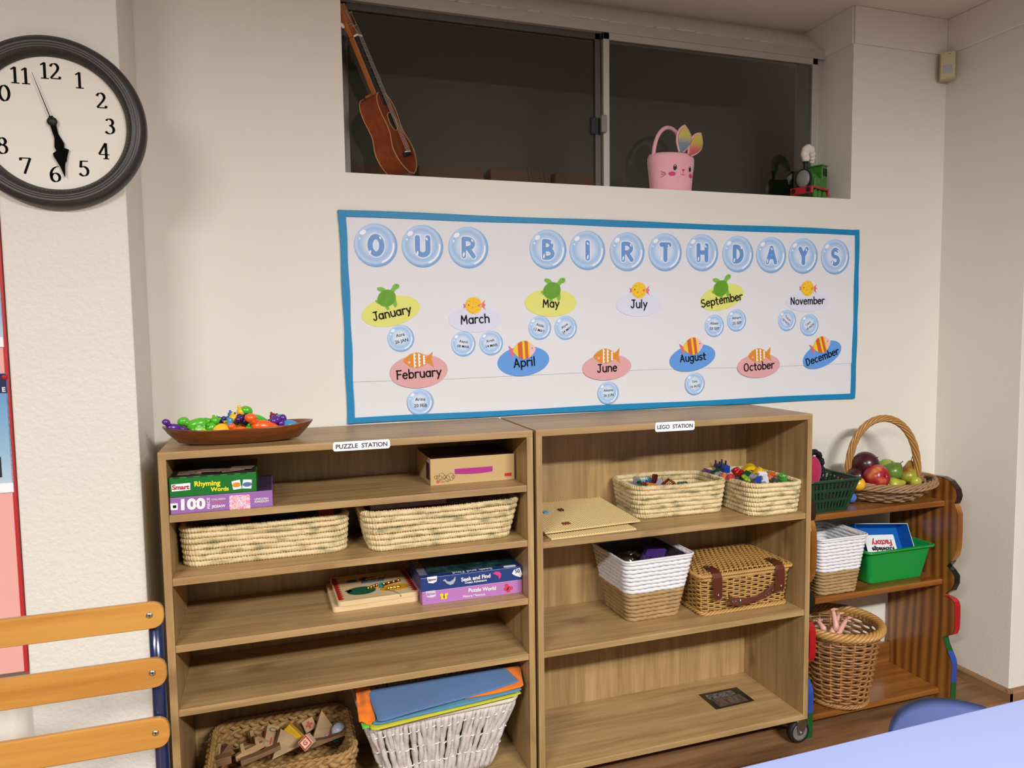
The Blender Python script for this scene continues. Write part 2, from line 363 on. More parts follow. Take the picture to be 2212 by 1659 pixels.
for y0, y1 in ((-.341, 0),): g.add([(2.655,y0,FLO),(2.639,y0,FLO),(2.639,y0,FLO+.03),(2.651,y0+.0,FLO+.04),(2.655,y0,FLO+.04),
    (2.655,y1,FLO),(2.639,y1,FLO),(2.639,y1,FLO+.03),(2.651,y1,FLO+.04),(2.655,y1,FLO+.04)], [(0,1,2,3,4),(9,8,7,6,5),(0,5,6,1),(1,6,7,2),(2,7,8,3),(3,8,9,4)])
struct('baseboard_right', g, base_m)
g = G(); g.add([(2.641,-.325,FLO),(2.641,-.341,FLO),(2.641,-.341,FLO+.03),(2.641,-.329,FLO+.04),(2.641,-.325,FLO+.04),
    (3.9,-.325,FLO),(3.9,-.341,FLO),(3.9,-.341,FLO+.03),(3.9,-.329,FLO+.04),(3.9,-.325,FLO+.04)], [(4,3,2,1,0),(5,6,7,8,9),(0,1,6,5),(1,2,7,6),(2,3,8,7),(3,4,9,8)])
struct('baseboard_front', g, wood('baseboard_wood_x', [(.3, (120, 86, 56)), (.7, (158, 122, 86))], 'x', 40, 12, .4))
g = G(); g.box(WX1, 2.655, -.014, 0, FLO, FLO+.04); struct('baseboard_back', g, MC['baseboard_wood_x'])

# window: aluminium slider, night outside
def glass_mat():
    m, nt, b = newmat('window_glass'); N = nt.nodes.new; L = nt.links.new
    nt.nodes.remove(b); o = nt.nodes['Material Output']
    tr = N('ShaderNodeBsdfTransparent'); gl = N('ShaderNodeBsdfGlossy'); gl.inputs['Roughness'].default_value = .02
    tr.inputs[0].default_value = (.86, .88, .86, 1)
    fr = N('ShaderNodeFresnel'); fr.inputs['IOR'].default_value = 1.45; mx = N('ShaderNodeMixShader')
    L(fr.outputs[0], mx.inputs[0]); L(tr.outputs[0], mx.inputs[1]); L(gl.outputs[0], mx.inputs[2]); L(mx.outputs[0], o.inputs[0])
    return m
glass = glass_mat()
wr = bpy.data.objects.new('window_1', None); C.objects.link(wr); wr.location = ((WX0+WX1)/2, .15, WZ); wr['kind'] = 'structure'
g = G(); g.box(WX0, WX1, .132, .20, 2.303, 2.337); g.box(WX0, WX1, .132, .20, WZ, WZ+.012); g.box(WX0, WX0+.012, .132, .20, WZ, 2.337); g.box(2.206, WX1, .150, .20, WZ, 2.337)
obj('window_frame', g, alum, wr, world=True, bevel=.0015)
g = G(); g.box(.48, .50, .150, .166, WZ+.012, 2.303); g.box(1.305, 1.325, .150, .166, WZ+.012, 2.303); g.box(.48, 1.325, .150, .166, 2.283, 2.303); g.box(.48, 1.325, .150, .166, WZ+.004, WZ+.016)
obj('sliding_sash', g, mat('dark_aluminium', (92, 86, 82), .4, .7), wr, world=True, bevel=.001)
g = G(); g.box(1.328, 1.350, .134, .149, WZ+.004, 2.303); g.box(2.170, 2.192, .134, .149, WZ+.004, 2.303); g.box(1.328, 2.192, .134, .149, 2.281, 2.303); g.box(1.328, 2.192, .134, .149, WZ+.004, WZ+.016)
obj('sliding_sash', g, alum, wr, world=True, bevel=.001)
g = G(); g.box(.49, 1.315, .157, .160, WZ+.01, 2.295); obj('pane', g, glass, wr, world=True)
g = G(); g.box(1.34, 2.182, .140, .143, WZ+.01, 2.295); obj('pane', g, glass, wr, world=True)
g = G(); p = atY(1302, 268, .13); g.box(p.x-.008, p.x+.012, .120, .134, p.z-.028, p.z+.028); obj('latch', g, mat('grey_latch', (132, 126, 122), .5), wr, world=True, bevel=.003)
g = G(); g.box(p.x-.034, p.x-.014, .146, .158, p.z-.030, p.z+.026); obj('latch_catch', g, black_m, wr, world=True, bevel=.003)
# rough filler smears along the window head
g = G()
for k in range(26):
    x = .75+1.4*random.random(); 
    g.ell((x, .150, 2.343+.006*random.random()), (.012+.03*random.random(), .002, .003+.003*random.random()), 8, 5)
obj('filler', g, wall_m, wr, world=True, smooth=True)
# the dark yard outside: rendered wall, brown blocks along its foot
ext_m = mat('dark_render', (118, 116, 106), .9, bump=.4, bscale=90)
g = G(); g.box(-.1, 2.75, .62, .70, 1.4, 2.9); struct('wall_outside', g, ext_m)
g = G(); g.box(-.1, 2.75, .20, .62, 1.30, 1.40); g.box(-.1, 2.75, .30, .62, 2.60, 2.70); g.box(-.1, -.05, .30, .62, 1.4, 2.6); g.box(2.72, 2.75, .30, .62, 1.4, 2.6)
struct('light_block_outside', g, mat('light_block_dark', (60, 56, 52), .9))  # added floor, roof and sides that keep world light out of the yard
brick_m = mat('brown_brick', (146, 104, 88), .9, bump=.5, bscale=80, var=.12, vscale=20)
for k, (a, b, top) in enumerate((((750), 830, 352), (905, 1045, 356), (1060, 1190, 362), (1200, 1300, 372))):
    pa = atY(a, top, .55); pb = atY(b, top+6, .55)
    g = G(); g.box(0, pb.x-pa.x, 0, .06, 0, pa.z-1.40)
    o = obj('brick', g, brick_m, loc=(pa.x, .55, 1.40), bevel=.003)
    tag(o, ['brown brick outside the window, left of and behind the ukulele', 'wide brown brick outside the window just right of the ukulele', 'brown brick outside the left window pane, second right of the ukulele', 'brown brick outside the window nearest the middle window post'][k], 'brick', 'bricks outside the window')
g = G()
p = atY(1180, 375, .35); q = atY(1232, 398, .35)
for dx, ln in ((0, 1), (.02, .8), (-.03, .7), (.045, 1.0)):
    P = [Vector((p.x+dx, .35, 1.40))+Vector((-.06*t*t*ln, 0, (p.z-1.385)*t)) for t in [i/8 for i in range(9)]]
    g.tube(P, .0016, 5)
o = obj('dry_twigs', g, mat('dry_twig', (96, 80, 66), .8)); tag(o, 'dry bent twigs outside the left window pane near the middle post', 'twigs')

def multi(name, parts, parent=None, world=False, loc=None, smooth=False, bevel=0, label=None):
    """one mesh with several materials: parts = [(G, material), ...]"""
    g = G(); cnt = []
    for gg, m in parts: g.add(gg.v, gg.f); cnt.append(len(gg.f))
    o = obj(name, g, None, parent, world=world, loc=loc, smooth=smooth, bevel=bevel, label=label)
    idx = []
    for k, (gg, m) in enumerate(parts): o.data.materials.append(m); idx += [k]*cnt[k]
    if len(o.data.polygons) == len(idx): o.data.polygons.foreach_set('material_index', idx)
    return o

# ------------------------------------------------------------------ birthday display on the back wall
blue_b = mat('blue_border', (0, 132, 186), .5, bump=.3, bscale=60)
paper = mat('white_paper', (226, 228, 234), .6, bump=.5, bscale=7)
chart = thing('birthday_display', 'long white birthday display with blue border on the back wall, above both bookcases', 'wall display', (1.355, -.001, 1.064))
BL, TL, TRc, BR = (.4514, 1.0675), (.4441, 1.6705), (2.2631, 1.6683), (2.2584, 1.0635)
g = G(); g.prism([BL, BR, TRc, TL], (0,-.0035,0), XR, ZU, 0, .0035); obj('backing_paper', g, paper, chart, world=True)
# lower sheet: its top edge tucks under the main sheet
lo = [(BL[0]+.01, BL[1]+.008), (BR[0]-.01, BR[1]+.008)]
sm = [(.47, 1.187), (.75, 1.186), (1.1, 1.190), (1.45, 1.194), (1.8, 1.190), (2.1, 1.190), (2.245, 1.192)]
g = G(); g.prism([(p[0], p[1]) for p in sm]+[(TRc[0]-.012, TRc[1]-.01), (TL[0]+.012, TL[1]-.01)], (0,-.0062,0), XR, ZU, 0, .0012)
obj('upper_sheet', g, paper, chart, world=True)
def strip(a, b, c, d, bow=0, yy=-.009):
    n = 24; P = []
    for i in range(n+1):
        t = i/n; w = bow*math.sin(PI*t)+.0012*math.sin(17*t); P.append((a[0]+(b[0]-a[0])*t+(w if abs(b[1]-a[1]) > abs(b[0]-a[0]) else 0), a[1]+(b[1]-a[1])*t+(w if abs(b[1]-a[1]) < abs(b[0]-a[0]) else 0)))
    for i in range(n+1):
        t = 1-i/n; w = bow*math.sin(PI*t)+.0010*math.sin(23*t); P.append((d[0]+(c[0]-d[0])*t+(w if abs(b[1]-a[1]) > abs(b[0]-a[0]) else 0), d[1]+(c[1]-d[1])*t+(w if abs(b[1]-a[1]) < abs(b[0]-a[0]) else 0)))
    g = G(); g.prism(P, (0,yy,0), XR, ZU, 0, .009); obj('border_strip', g, blue_b, chart, world=True, bevel=.001)
iw = .019
strip(TL, TRc, (TRc[0], TRc[1]-iw), (TL[0], TL[1]-iw)); strip((BL[0], BL[1]+iw*.85), (BR[0], BR[1]+iw), BR, BL, .001)
strip(BL, TL, (TL[0]+.020, TL[1]), (BL[0]+.020, BL[1]), .002, -.0096)
strip((BR[0]-.018, BR[1]), (TRc[0]-.018, TRc[1]), TRc, BR, .002, -.0096)
YP = -.0068
bub = ramp_mat('bubble_print', 'radial', [(0, (226, 234, 248)), (.45, (206, 224, 248)), (.72, (160, 196, 238)), (.86, (190, 218, 250)), (1.0, (128, 172, 222))])
let_m = mat('letter_blue', (104, 152, 216), .5); let_rim = mat('letter_rim', (226, 238, 252), .5)
hil = mat('bubble_highlight', (244, 248, 255), .5)
def wp(px, py, y=YP): return atY(px, py, y)
def bubble(px, py, hh, name):
    c = wp(px, py); r = abs(wp(px, py-hh).z-wp(px, py+hh).z)/2
    g1 = G(); g1.prism(circ(36, r), c, XR, ZU, 0, -.0008); gg = G(); o2 = (c.x, c.y-.0008, c.z)
    gg.prism(xf(circ(14, r*.16, r*.10), rot=.6, dx=-r*.58, dy=r*.58), o2, XR, ZU, 0, -.0003)
    gg.prism(xf(circ(10, r*.05), dx=-r*.74, dy=r*.30), o2, XR, ZU, 0, -.0003)
    gg.prism(circ(14, r*.86, t0=-1.25, t1=.15)+circ(14, r*.78, t0=.15, t1=-1.25), o2, XR, ZU, 0, -.0003)
    b = multi(name, [(g1, bub), (gg, hil)], chart, world=True, loc=c)
    return b, c, r
for ch, px, py, hh in (('O',812,530,47),('U',913,532,46),('R',1012,535,45),('B',1184,539,43),('I',1269,541,42.5),('R',1355,544,42),('T',1437,545,41),('H',1517,546,40),('D',1594,549,39.5),('A',1666,551,39),('Y',1735,553,38.5),('S',1804,555,38)):
    b, c, r = bubble(px, py, hh, 'letter_bubble')
    w = r*{'I': .24, 'O': .80, 'U': .76, 'T': .78, 'A': .8, 'H': .80}.get(ch, .74)
    w = r*{'I': .27, 'O': .78, 'U': .74, 'T': .72, 'A': .76, 'H': .74, 'R': .70, 'B': .68, 'S': .62, 'Y': .70}.get(ch, .70)
    tk = r*(.24 if ch in 'IOUTHDY' else .21); 
    g0 = stroke_text(ch, w+r*.11, .2, (c.x, c.y-.0011, c.z), height=r*1.15, thick=tk+r*.11); obj('letter_outline', g0, let_rim, b, world=True)
    gl_ = stroke_text(ch, w, .2, (c.x, c.y-.0016, c.z), height=r*1.04, thick=tk)
    gg = G(); gg.prism(xf(circ(10, r*.045, r*.12), rot=-.2, dx=-w*.36 if ch != 'I' else 0, dy=-r*.34), (c.x, c.y-.0022, c.z), XR, ZU, 0, -.0002)
    gg.prism(xf(circ(10, r*.04, r*.08), rot=.5, dx=w*.26 if ch not in 'IA' else 0, dy=r*.34), (c.x, c.y-.0022, c.z), XR, ZU, 0, -.0002)
    multi('letter', [(gl_, let_m), (gg, hil)], b, world=True)

yel = mat('oval_yellow', (226, 228, 120), .6); pnk = mat('oval_pink', (224, 168, 172), .6); lav = mat('oval_lavender', (218, 224, 244), .6); blu = mat('oval_blue', (96, 156, 232), .6)
tg1 = mat('turtle_green', (122, 188, 60), .6); tg2 = mat('turtle_shell', (96, 160, 26), .6, var=.25, vscale=60)
oran = mat('fish_orange', (222, 142, 34), .6); fyel = mat('fish_yellow', (244, 200, 30), .6); fdot = mat('fish_spot', (196, 120, 20), .6)
fpk = mat('fish_pink', (226, 110, 130), .6); fhead = mat('fish_head', (244, 190, 200), .6); fred = mat('fish_red_orange', (214, 92, 40), .6); fyl2 = mat('fish_stripe_yellow', (238, 206, 40), .6)
def animal(kind, c, s, rot, parent):
    """small printed animal, s = half its length in metres"""
    L = []
    def add(pts, m, k):
        gg = G(); gg.prism(xf(pts, s, rot=rot), (c.x, c.y-.0012-.0003*k, c.z), XR, ZU, 0, -.0003); L.append((gg, m))
    if kind == 'turtle':
        for cx, cy, a, b, ro in ((.38,-.52,.15,.34,-.1),(-.70,-.20,.12,.24,.9),(-.28,.60,.15,.30,1.1),(-.22,-.72,.12,.20,.3)):
            add(circ(12, a, b, ro, cx, cy), tg1, 0)
        add(circ(14, .15, .30, -.9, .50, .36), tg1, 0); add(circ(16, .25, .19, .2, .76, .54), tg1, 1)
        add(circ(28, .66, .56, .3, -.08, -.08), tg2, 2); add(circ(6, .04, .02, .2, .82, .60), ink, 3)
    elif kind == 'puffer':
        add([(.62,.05),(1.0,.42),(.86,.12),(1.02,.0),(.86,-.12),(.98,-.42),(.62,-.08)], fpk, 0)
        add([(-.6,.05),(-.86,.2),(-.8,-.0),(-.86,-.2),(-.6,-.08)], fpk, 0)
        add(circ(30, .68), fyel, 1)
        rr = random.Random(3)
        for k in range(26):
            a = rr.random()*2*PI; q = .62*math.sqrt(rr.random()); add(circ(6, .03, cx=q*math.cos(a), cy=q*math.sin(a)), fdot, 2)
        add([(.30,.0),(.55,.12),(.5,-.0),(.55,-.14)], fpk, 3); add(circ(6, .05, cx=-.42, cy=.06), ink, 3)
    elif kind == 'goldfish':
        add([(.45,.08),(.95,.52),(.86,.0),(.98,-.52),(.45,-.08)], oran, 0)
        body = [(-1+1.75*t, .50*math.sin(PI*min(1, t*1.02))**.75) for t in [i/14 for i in range(15)]]
        body = body+[(x, -y) for x, y in reversed(body[1:-1])]
        add(body, oran, 1)
        for x0, hgt in ((-.32, .47), (-.02, .43), (.30, .30)):
            z = [(x0, hgt-2*hgt*i/8) for i in range(9)]+[(x0+(.16 if i % 2 else .06), -hgt+2*hgt*i/8) for i in range(9)]
            add(z, hil, 2)
        add(circ(8, .09, .07, cx=-.62, cy=-.12), fhead, 2)
    else:
        add([(-.6,.0),(-1.0,.36),(-.9,-.04),(-.84,-.5),(-.55,-.05)], fpk, 0)
        X = [i/16 for i in range(17)]
        prof = [(-.72+1.6*t, .60*math.sin(PI*t)**.7) for t in X]
        def band(a, b, m, k):
            top = [(-.72+1.6*t, .60*max(0, math.sin(PI*t))**.7) for t in [a+(b-a)*i/6 for i in range(7)]]
            add(top+[(x, -y) for x, y in reversed(top)], m, k)
        for a, b, m in ((.01,.22,fyl2),(.22,.42,fred),(.42,.52,fyl2),(.52,.66,fred),(.66,.74,fyl2),(.74,.99,fhead)): band(a, b, m, 1)
        add(circ(6, .05, .03, cx=.62, cy=.08), ink, 2)
    names = {'turtle': 'turtle_picture', 'puffer': 'pufferfish_picture', 'goldfish': 'orange_fish_picture', 'striped': 'striped_fish_picture'}
    return multi(names[kind], L, parent, world=True)
for nm, ox, oy, hw, hh, tl, om, kind, ax, ay, asz, arot, tx, ty, tw, trot in (
    ('January',845,672,64,32,.21,yel,'turtle',837,641,31,.25,847,677,85,.20), ('February',905,802,63,36,.06,pnk,'goldfish',904,778,33,.02,905,808,98,.05),
    ('March',1026,690,57,28,.0,lav,'puffer',1023,660,26,.05,1026,691,62,.05), ('April',1131,780,56,32,.08,blu,'striped',1130,756,31,.05,1132,784,46,.07),
    ('May',1190,654,56,30,.0,yel,'turtle',1194,625,29,.1,1190,657,36,0.0), ('June',1311,793,53,28,.04,pnk,'goldfish',1311,769,29,.0,1311,796,43,.04),
    ('July',1380,658,49,26,.0,lav,'puffer',1380,627,23,.0,1380,658,36,.0), ('August',1496,773,50,28,.16,blu,'striped',1495,748,27,.15,1496,773,56,.07),
    ('September',1560,642,48,27,.24,yel,'turtle',1558,620,25,.30,1559,649,90,.16), ('October',1639,790,46,26,.04,pnk,'goldfish',1641,767,25,.05,1639,792,66,.06),
    ('November',1744,652,46,22,.0,lav,'puffer',1744,623,20,.0,1744,651,73,.02), ('December',1776,766,43,26,.34,blu,'striped',1773,745,24,.30,1776,771,72,.28)):
    c = wp(ox, oy); a = (wp(ox+hw, oy)-wp(ox-hw, oy)).length/2; b = (wp(ox, oy+hh)-wp(ox, oy-hh)).length/2
    cut = decal('month_tag', xf(circ(36, a, b), rot=tl), om, chart, (c.x, c.y+.0001, c.z), own=True, t=.0009)
    ca = wp(ax, ay); animal(kind, ca, (wp(ax+asz, ay)-wp(ax-asz, ay)).length/2, arot, cut)
    ct = wp(tx, ty); w = (wp(tx+tw/2, ty)-wp(tx-tw/2, ty)).length
    obj('month_name', stroke_text(nm, w, .105, (ct.x, ct.y-.0028, ct.z), rot=trot), ink, cut, world=True)
for px, py, hh, t1, t2, ro in ((866,731,29,'Azra','26 JAN',.2),(1001,743,27,'Aayuz','08 MAR',-.12),(1061,741,26.5,'Krish','14 MAR',.16),(1166,708,26,'Attila','12 MAY',-.25),(1222,708,26,'Alyna','24 MAY',.6),
    (908,869,28.5,'Arina','20 FEB',0),(1314,849,24.5,'Aleyna','26 JUN',.06),(1501,829,24,'Timi','16 AUG',.1),(1543,704,24,'Abeer','03 SEP',.0),(1591,692,24,'Atharv','25 SEP',.1),(1700,692,23,'Tatum','18 NOV',-.65),(1748,702,24,'Liam','19 NOV',.6)):
    b, c, r = bubble(px, py, hh, 'name_bubble')
    words(b, 'name_and_date', t1+'\n'+t2, r*.98, ink, (c.x, c.y-.0010, c.z), bold=.006, rot=ro, lines=1.35)

# ------------------------------------------------------------------ bookcases
TT = .0172; DEP = .324; TOPZ = 1.0634; BOTZ = .1046
def bookcase(x0, X1, label, shelves, casters, backx=-.012):
    t = thing('bookcase', label, 'bookcase', (x0+.45, -.168, FLO), group='oak laminate bookcases along the back wall')
    def bd(n, a, m): g = G(); g.box(*a); return obj(n, g, m, t, world=True, bevel=.0008)
    bd('side_panel', (x0, x0+TT, -DEP, backx, BOTZ, TOPZ-TT), oak_z); bd('side_panel', (X1-TT, X1, -DEP, backx, BOTZ, TOPZ-TT), oak_z)
    bd('top_panel', (x0, X1, -DEP, backx, TOPZ-TT, TOPZ), oak_x); bd('bottom_panel', (x0+TT, X1-TT, -DEP, backx, BOTZ, BOTZ+TT), oak_x)
    bd('back_panel', (x0+TT, X1-TT, -.026, -.016, BOTZ+TT, TOPZ-TT), oak_z)
    for z in shelves: bd('shelf', (x0+TT, X1-TT, -DEP+.003, -.026, z-TT, z), oak_x)
    rub = mat('black_rubber', (18, 18, 19), .6)
    for cx, cy in casters:
        R_ = .037
        g = G(); g.box(cx-.032, cx+.026, cy-.022, cy+.028, BOTZ-.004, BOTZ)
        g.lathe([(.001, BOTZ-.018), (.018, BOTZ-.018), (.020, BOTZ-.010), (.020, BOTZ-.004), (.001, BOTZ-.004)], (cx, cy, 0), 16)
        for s in (-1, 1):
            g.prism([(-.016, BOTZ-.014), (.020, BOTZ-.014), (.022, BOTZ-.03), (.008, FLO+R_-.006), (-.008, FLO+R_-.006)], (cx, cy+s*.015-.0008, 0), XR, ZU, 0, .0016)
        g.ell((cx, cy-.0175, FLO+R_), (.006, .003, .006), 10, 6)
        ca = obj('caster', g, steel, t, world=True, loc=(cx, cy, BOTZ), bevel=.0005, label='metal swivel caster')
        Mx = Matrix.Rotation(PI/2, 3, 'X')
        g1 = G(); g1.lathe([(.024, -.011), (R_-.004, -.012), (R_, -.008), (R_, .008), (R_-.004, .012), (.024, .011), (.024, -.011)], (cx, cy, FLO+R_), 28, M3=Mx)
        g2 = G(); g2.lathe([(.0, -.0118), (.022, -.010), (.0265, -.0125), (.0265, .0125), (.022, .010), (.0, .0118)], (cx, cy, FLO+R_), 24, M3=Mx)
        multi('wheel', [(g1, rub), (g2, mat('grey_hub', (128, 126, 124), .4, .3))], ca, world=True, smooth=True)
    return t
S1, S2, S3, S4 = .9176, .7691, .6109, .4571; R1, R2 = .7587, .4551; BT = BOTZ+TT
bc1 = bookcase(0, .9, 'left oak bookcase, five bays, puzzle sign, wooden tray of toys on top', (S1, S2, S3, S4), ((.035, -.284), (.860, -.284), (.035, -.06), (.860, -.06)))
bc2 = bookcase(.9087, 1.8009, 'right oak bookcase on casters, three tall bays, shelf with building bricks', (R1, R2), ((.945, -.284), (1.7905, -.292), (.945, -.06), (1.766, -.06)))
def sign(par, body, pa, pb, h):
    c = (pa+pb)/2; w = (pb-pa).length; c.y = -DEP-.0012; rt = Vector((pb.x-pa.x, 0, pb.z-pa.z)).normalized(); up = Vector((-rt.z, 0, rt.x))
    s = decal('name_sign', rrect2(w, h, .006), white_p, par, c, rt, up, t=.001, own=True, label='white sign with black capitals')
    words(s, 'sign_lettering', body, w*.90, mat('sign_ink', (52, 52, 60), .5), c-Vector((0, .0014, 0)), rt, up, bold=.018)
sign(bc1, 'PUZZLE  STATION', atY(719, 965.5, -.325), atY(842.5, 958, -.325), .0225)
sign(bc2, 'LEGO  STATION', atY(1415, 923, -.325), atY(1500, 918.5, -.325), .0265)

# ------------------------------------------------------------------ woven baskets
def ring(kind, w, d, step, r=.03):
    if kind == 'rect':
        r = min(r, w/2, d/2); P = []
        for cx, cy, t in ((w/2-r, d/2-r, 0), (-w/2+r, d/2-r, PI/2), (-w/2+r, -d/2+r, PI), (w/2-r, -d/2+r, 3*PI/2)):
            for k in range(13): a = t+k*PI/24; P.append((cx+r*math.cos(a), cy+r*math.sin(a)))
    else: P = [(w/2*math.cos(a), d/2*math.sin(a)) for a in [i*2*PI/160 for i in range(160)]]
    P = np.array(P+[P[0]]); L = np.r_[0, np.cumsum(np.linalg.norm(np.diff(P, axis=0), axis=1))]
    n = max(12, int(round(L[-1]/step))); s = np.arange(n)*L[-1]/n
    x = np.interp(s, L, P[:, 0]); y = np.interp(s, L, P[:, 1])
    T = np.c_[np.roll(x, -1)-np.roll(x, 1), np.roll(y, -1)-np.roll(y, 1)]; T /= np.linalg.norm(T, axis=1)[:, None]
    return np.c_[x, y], np.c_[T[:, 1], -T[:, 0]], s, L[-1]
def lerp(a, b, t): return a+(b-a)*t
palm = ramp_mat('palm_leaf', 'noise', [(.30, (142, 142, 108)), (.40, (188, 170, 126)), (.50, (216, 196, 150)), (.60, (226, 206, 164)), (.70, (206, 178, 136)), (.8, (236, 218, 182))], .7, 26, (1, 1, 2.6))
def coil_basket(name, label, loc, rotz, w0, d0, w1, d1, h, rows, m, stitch=.0066, group=None, r=.035, wob=.0015, kind='rect', amp=.13, step=None, sag=None):
    """stacked coils bound with slanting stitches; w0,d0 at the foot, w1,d1 at the rim"""
    t = thing(name, label, 'basket', loc, rotz, group)
    g = G(); rr = h/rows/2; rnd = random.Random(label)
    for k in range(rows):
        f = k/(rows-1); P, N, s, L = ring(kind, lerp(w0, w1, f)-2*rr, lerp(d0, d1, f)-2*rr, step or stitch/6, r)
        n = len(s); ns = max(4, round(L/stitch)); ph = s/L*2*PI*ns+rnd.random()*6
        z = rr+(h-2*rr)*f+wob*np.sin(s/L*2*PI*3+k*.7)*f
        if sag is not None: z = z+sag(P)*f
        th = np.arange(8)*2*PI/8
        rad = rr*1.04*(1+amp*np.cos(ph[:, None]+th[None, :]*1.0)+.05*np.cos(3*ph[:, None]/7+k)+.03*np.sin(ph[:, None]*.37+k*2))
        g.tube(np.c_[P, z], rad, 8, closed=True, ref=(0,0,1))
    obj('woven_wall', g, m, t, smooth=True)
    g = G(); g.prism([tuple(p) for p in ring(kind, w0-.006, d0-.006, .01, r)[0]], (0,0,.002), XR, YU, 0, -.006); obj('base', g, m, t)
    return t
A_ = 'coiled palm leaf baskets in the bookcases'
coil_basket('palm_basket', 'long low palm leaf basket under the purple jigsaw box', (.226, -.165, S2), .0, .392, .17, .404, .185, .098, 7, palm, group=A_)
coil_basket('palm_basket', 'long low palm leaf basket holding a red and white box', (.664, -.195, S2), .02, .385, .175, .428, .205, .107, 7, palm, group=A_)
coil_basket('palm_basket', 'square palm leaf basket with only a few toy bricks low inside', (1.424, -.122, R1), -.03, .300, .185, .322, .198, .100, 7, palm, group=A_)
coil_basket('palm_basket', 'palm leaf basket heaped with bright toy bricks at the right end of its shelf', (1.693, -.172, R1), 0, .185, .272, .198, .288, .100, 7, palm, group=A_)

paper_w = mat('white_paper_rope', (226, 226, 230), .6, bump=.4, bscale=300, var=.05, vscale=40)
rope_n = mat('natural_rope', (166, 134, 90), .65, bump=.5, bscale=300, var=.35, vscale=30)
def rope_basket(label, loc, rotz, w0, d0, w1, d1, h, rows, split, group, liner=True, brown=rope_n):
    t = thing('rope_basket', label, 'basket', loc, rotz, group)
    for nm, lo_, hi_, m in (('natural_band', 0, split, brown), ('white_band', split, rows, paper_w)):
        g = G(); rr = h/rows/2
        for k in range(lo_, hi_):
            f = k/(rows-1); P, N, s, L = ring('rect', lerp(w0, w1, f)-2*rr, lerp(d0, d1, f)-2*rr, .004, .022)
            tw = round(L/.022); ph = s/L*2*PI*tw+k*1.9
            z = rr+(h-2*rr)*f+.0007*np.sin(s/L*2*PI*9+k*2.1); th = np.arange(8)*2*PI/8
            rad = rr*1.10*(1+.10*np.cos(ph[:, None]+2*th[None, :]))
            g.tube(np.c_[P, z], rad, 8, closed=True, ref=(0,0,1))
        obj(nm, g, m, t, smooth=True)
    g = G(); n = 40
    P1 = ring('rect', w1-.018, d1-.018, .01, .02)[0]; P0 = ring('rect', w0-.018, d0-.018, .01, .02)[0]
    g.prism([tuple(p) for p in P0], (0,0,.004), XR, YU, 0, -.006); obj('base', g, brown, t)
    P1 = ring('rect', w1+.001, d1+.001, .01, .02)[0]
    g = G(); g.tube(np.c_[P1*.985, np.full(len(P1), h+.001)], .0035, 8, closed=True, ref=(0,0,1)); obj('rim', g, paper_w, t, smooth=True)
    if liner:
        def shell(a, b): return None
        g = G(); Pa = ring('rect', w0-.022, d0-.022, .01, .02)[0]; Pb = ring('rect', w1-.022, d1-.022, .01, .02)[0]
        m_ = 48
        def samp(w, d, u):
            P, N, s, L = ring('rect', w, d, .004, .02); i = u*len(P); a = int(i) % len(P); return P[a]
        rings = [np.array([samp(lerp(w0, w1, f)-.036, lerp(d0, d1, f)-.036, j/m_) for j in range(m_)]) for f in (0.02, 1)]
        vv = [(x, y, .012) for x, y in rings[0]]+[(x, y, h-.003) for x, y in rings[1]]
        g.add(vv, [(i, (i+1) % m_, (i+1) % m_+m_, i+m_) for i in range(m_)]+[tuple(range(m_))])
        o = obj('liner', g, mat('dark_grey_liner', (62, 60, 60), .5), t)
    return t
RG = 'white and natural rope baskets'
rope_basket('white over brown rope basket in the right bookcase, holding a plastic bag', (1.320, -.138, R2), .03, .182, .175, .240, .238, .194, 15, 7, RG)
rope_basket('white over brown rope basket on the painted pine shelf beside the green tub', (1.998, -.150, .45), .0, .155, .175, .205, .21, .190, 17, 7, RG, liner=False)

def wicker(g, gs, kind, w0, d0, w1, d1, h, z0, pitch, nst, rw, rs, r=.03, amp=.0028, step=.004, curve=None):
    """weavers running in and out of upright stakes"""
    rows = int(h/pitch); nst += nst % 2
    for k in range(rows):
        f = (k+.5)/rows; fw_ = curve(f) if curve else f
        P, N, s, L = ring(kind, lerp(w0, w1, fw_), lerp(d0, d1, fw_), step, r)
        ph = s/L*PI*nst+(k % 2)*PI
        Q = P+N*(amp*np.cos(ph))[:, None]
        z = z0+f*h+.0006*np.sin(s*60+k)
        g.tube(np.c_[Q, z], rw, 6, closed=True, ref=(0,0,1))
    for j in range(nst):
        Q = []
        for i in range(7):
            f = i/6; fw_ = curve(f) if curve else f
            P, N, s, L = ring(kind, lerp(w0, w1, fw_), lerp(d0, d1, fw_), step, r); a = int((j+.5)/nst*len(P)) % len(P)
            Q.append((P[a][0], P[a][1], z0+f*h))
        gs.tube(Q, rs, 6)
def twisted_rim(g, kind, w, d, z, R_, r_, strands, pitch, r=.03, zf=None):
    P, N, s, L = ring(kind, w, d, .0035, r)
    tw = max(3, round(L/pitch))
    for k in range(strands):
        a = s/L*2*PI*tw+k*2*PI/strands
        zz = z+(zf(P) if zf else 0)+R_*np.sin(a)
        g.tube(np.c_[P+N*(R_*np.cos(a))[:, None], zz], r_, 6, closed=True, ref=(0,0,1))
willow = mat('honey_willow', (184, 142, 78), .45, var=.28, vscale=25, coat=.2)
cane = mat('brown_cane', (158, 112, 66), .45, var=.3, vscale=22, coat=.2)
cane2 = mat('grey_brown_cane', (150, 118, 84), .55, var=.3, vscale=20)

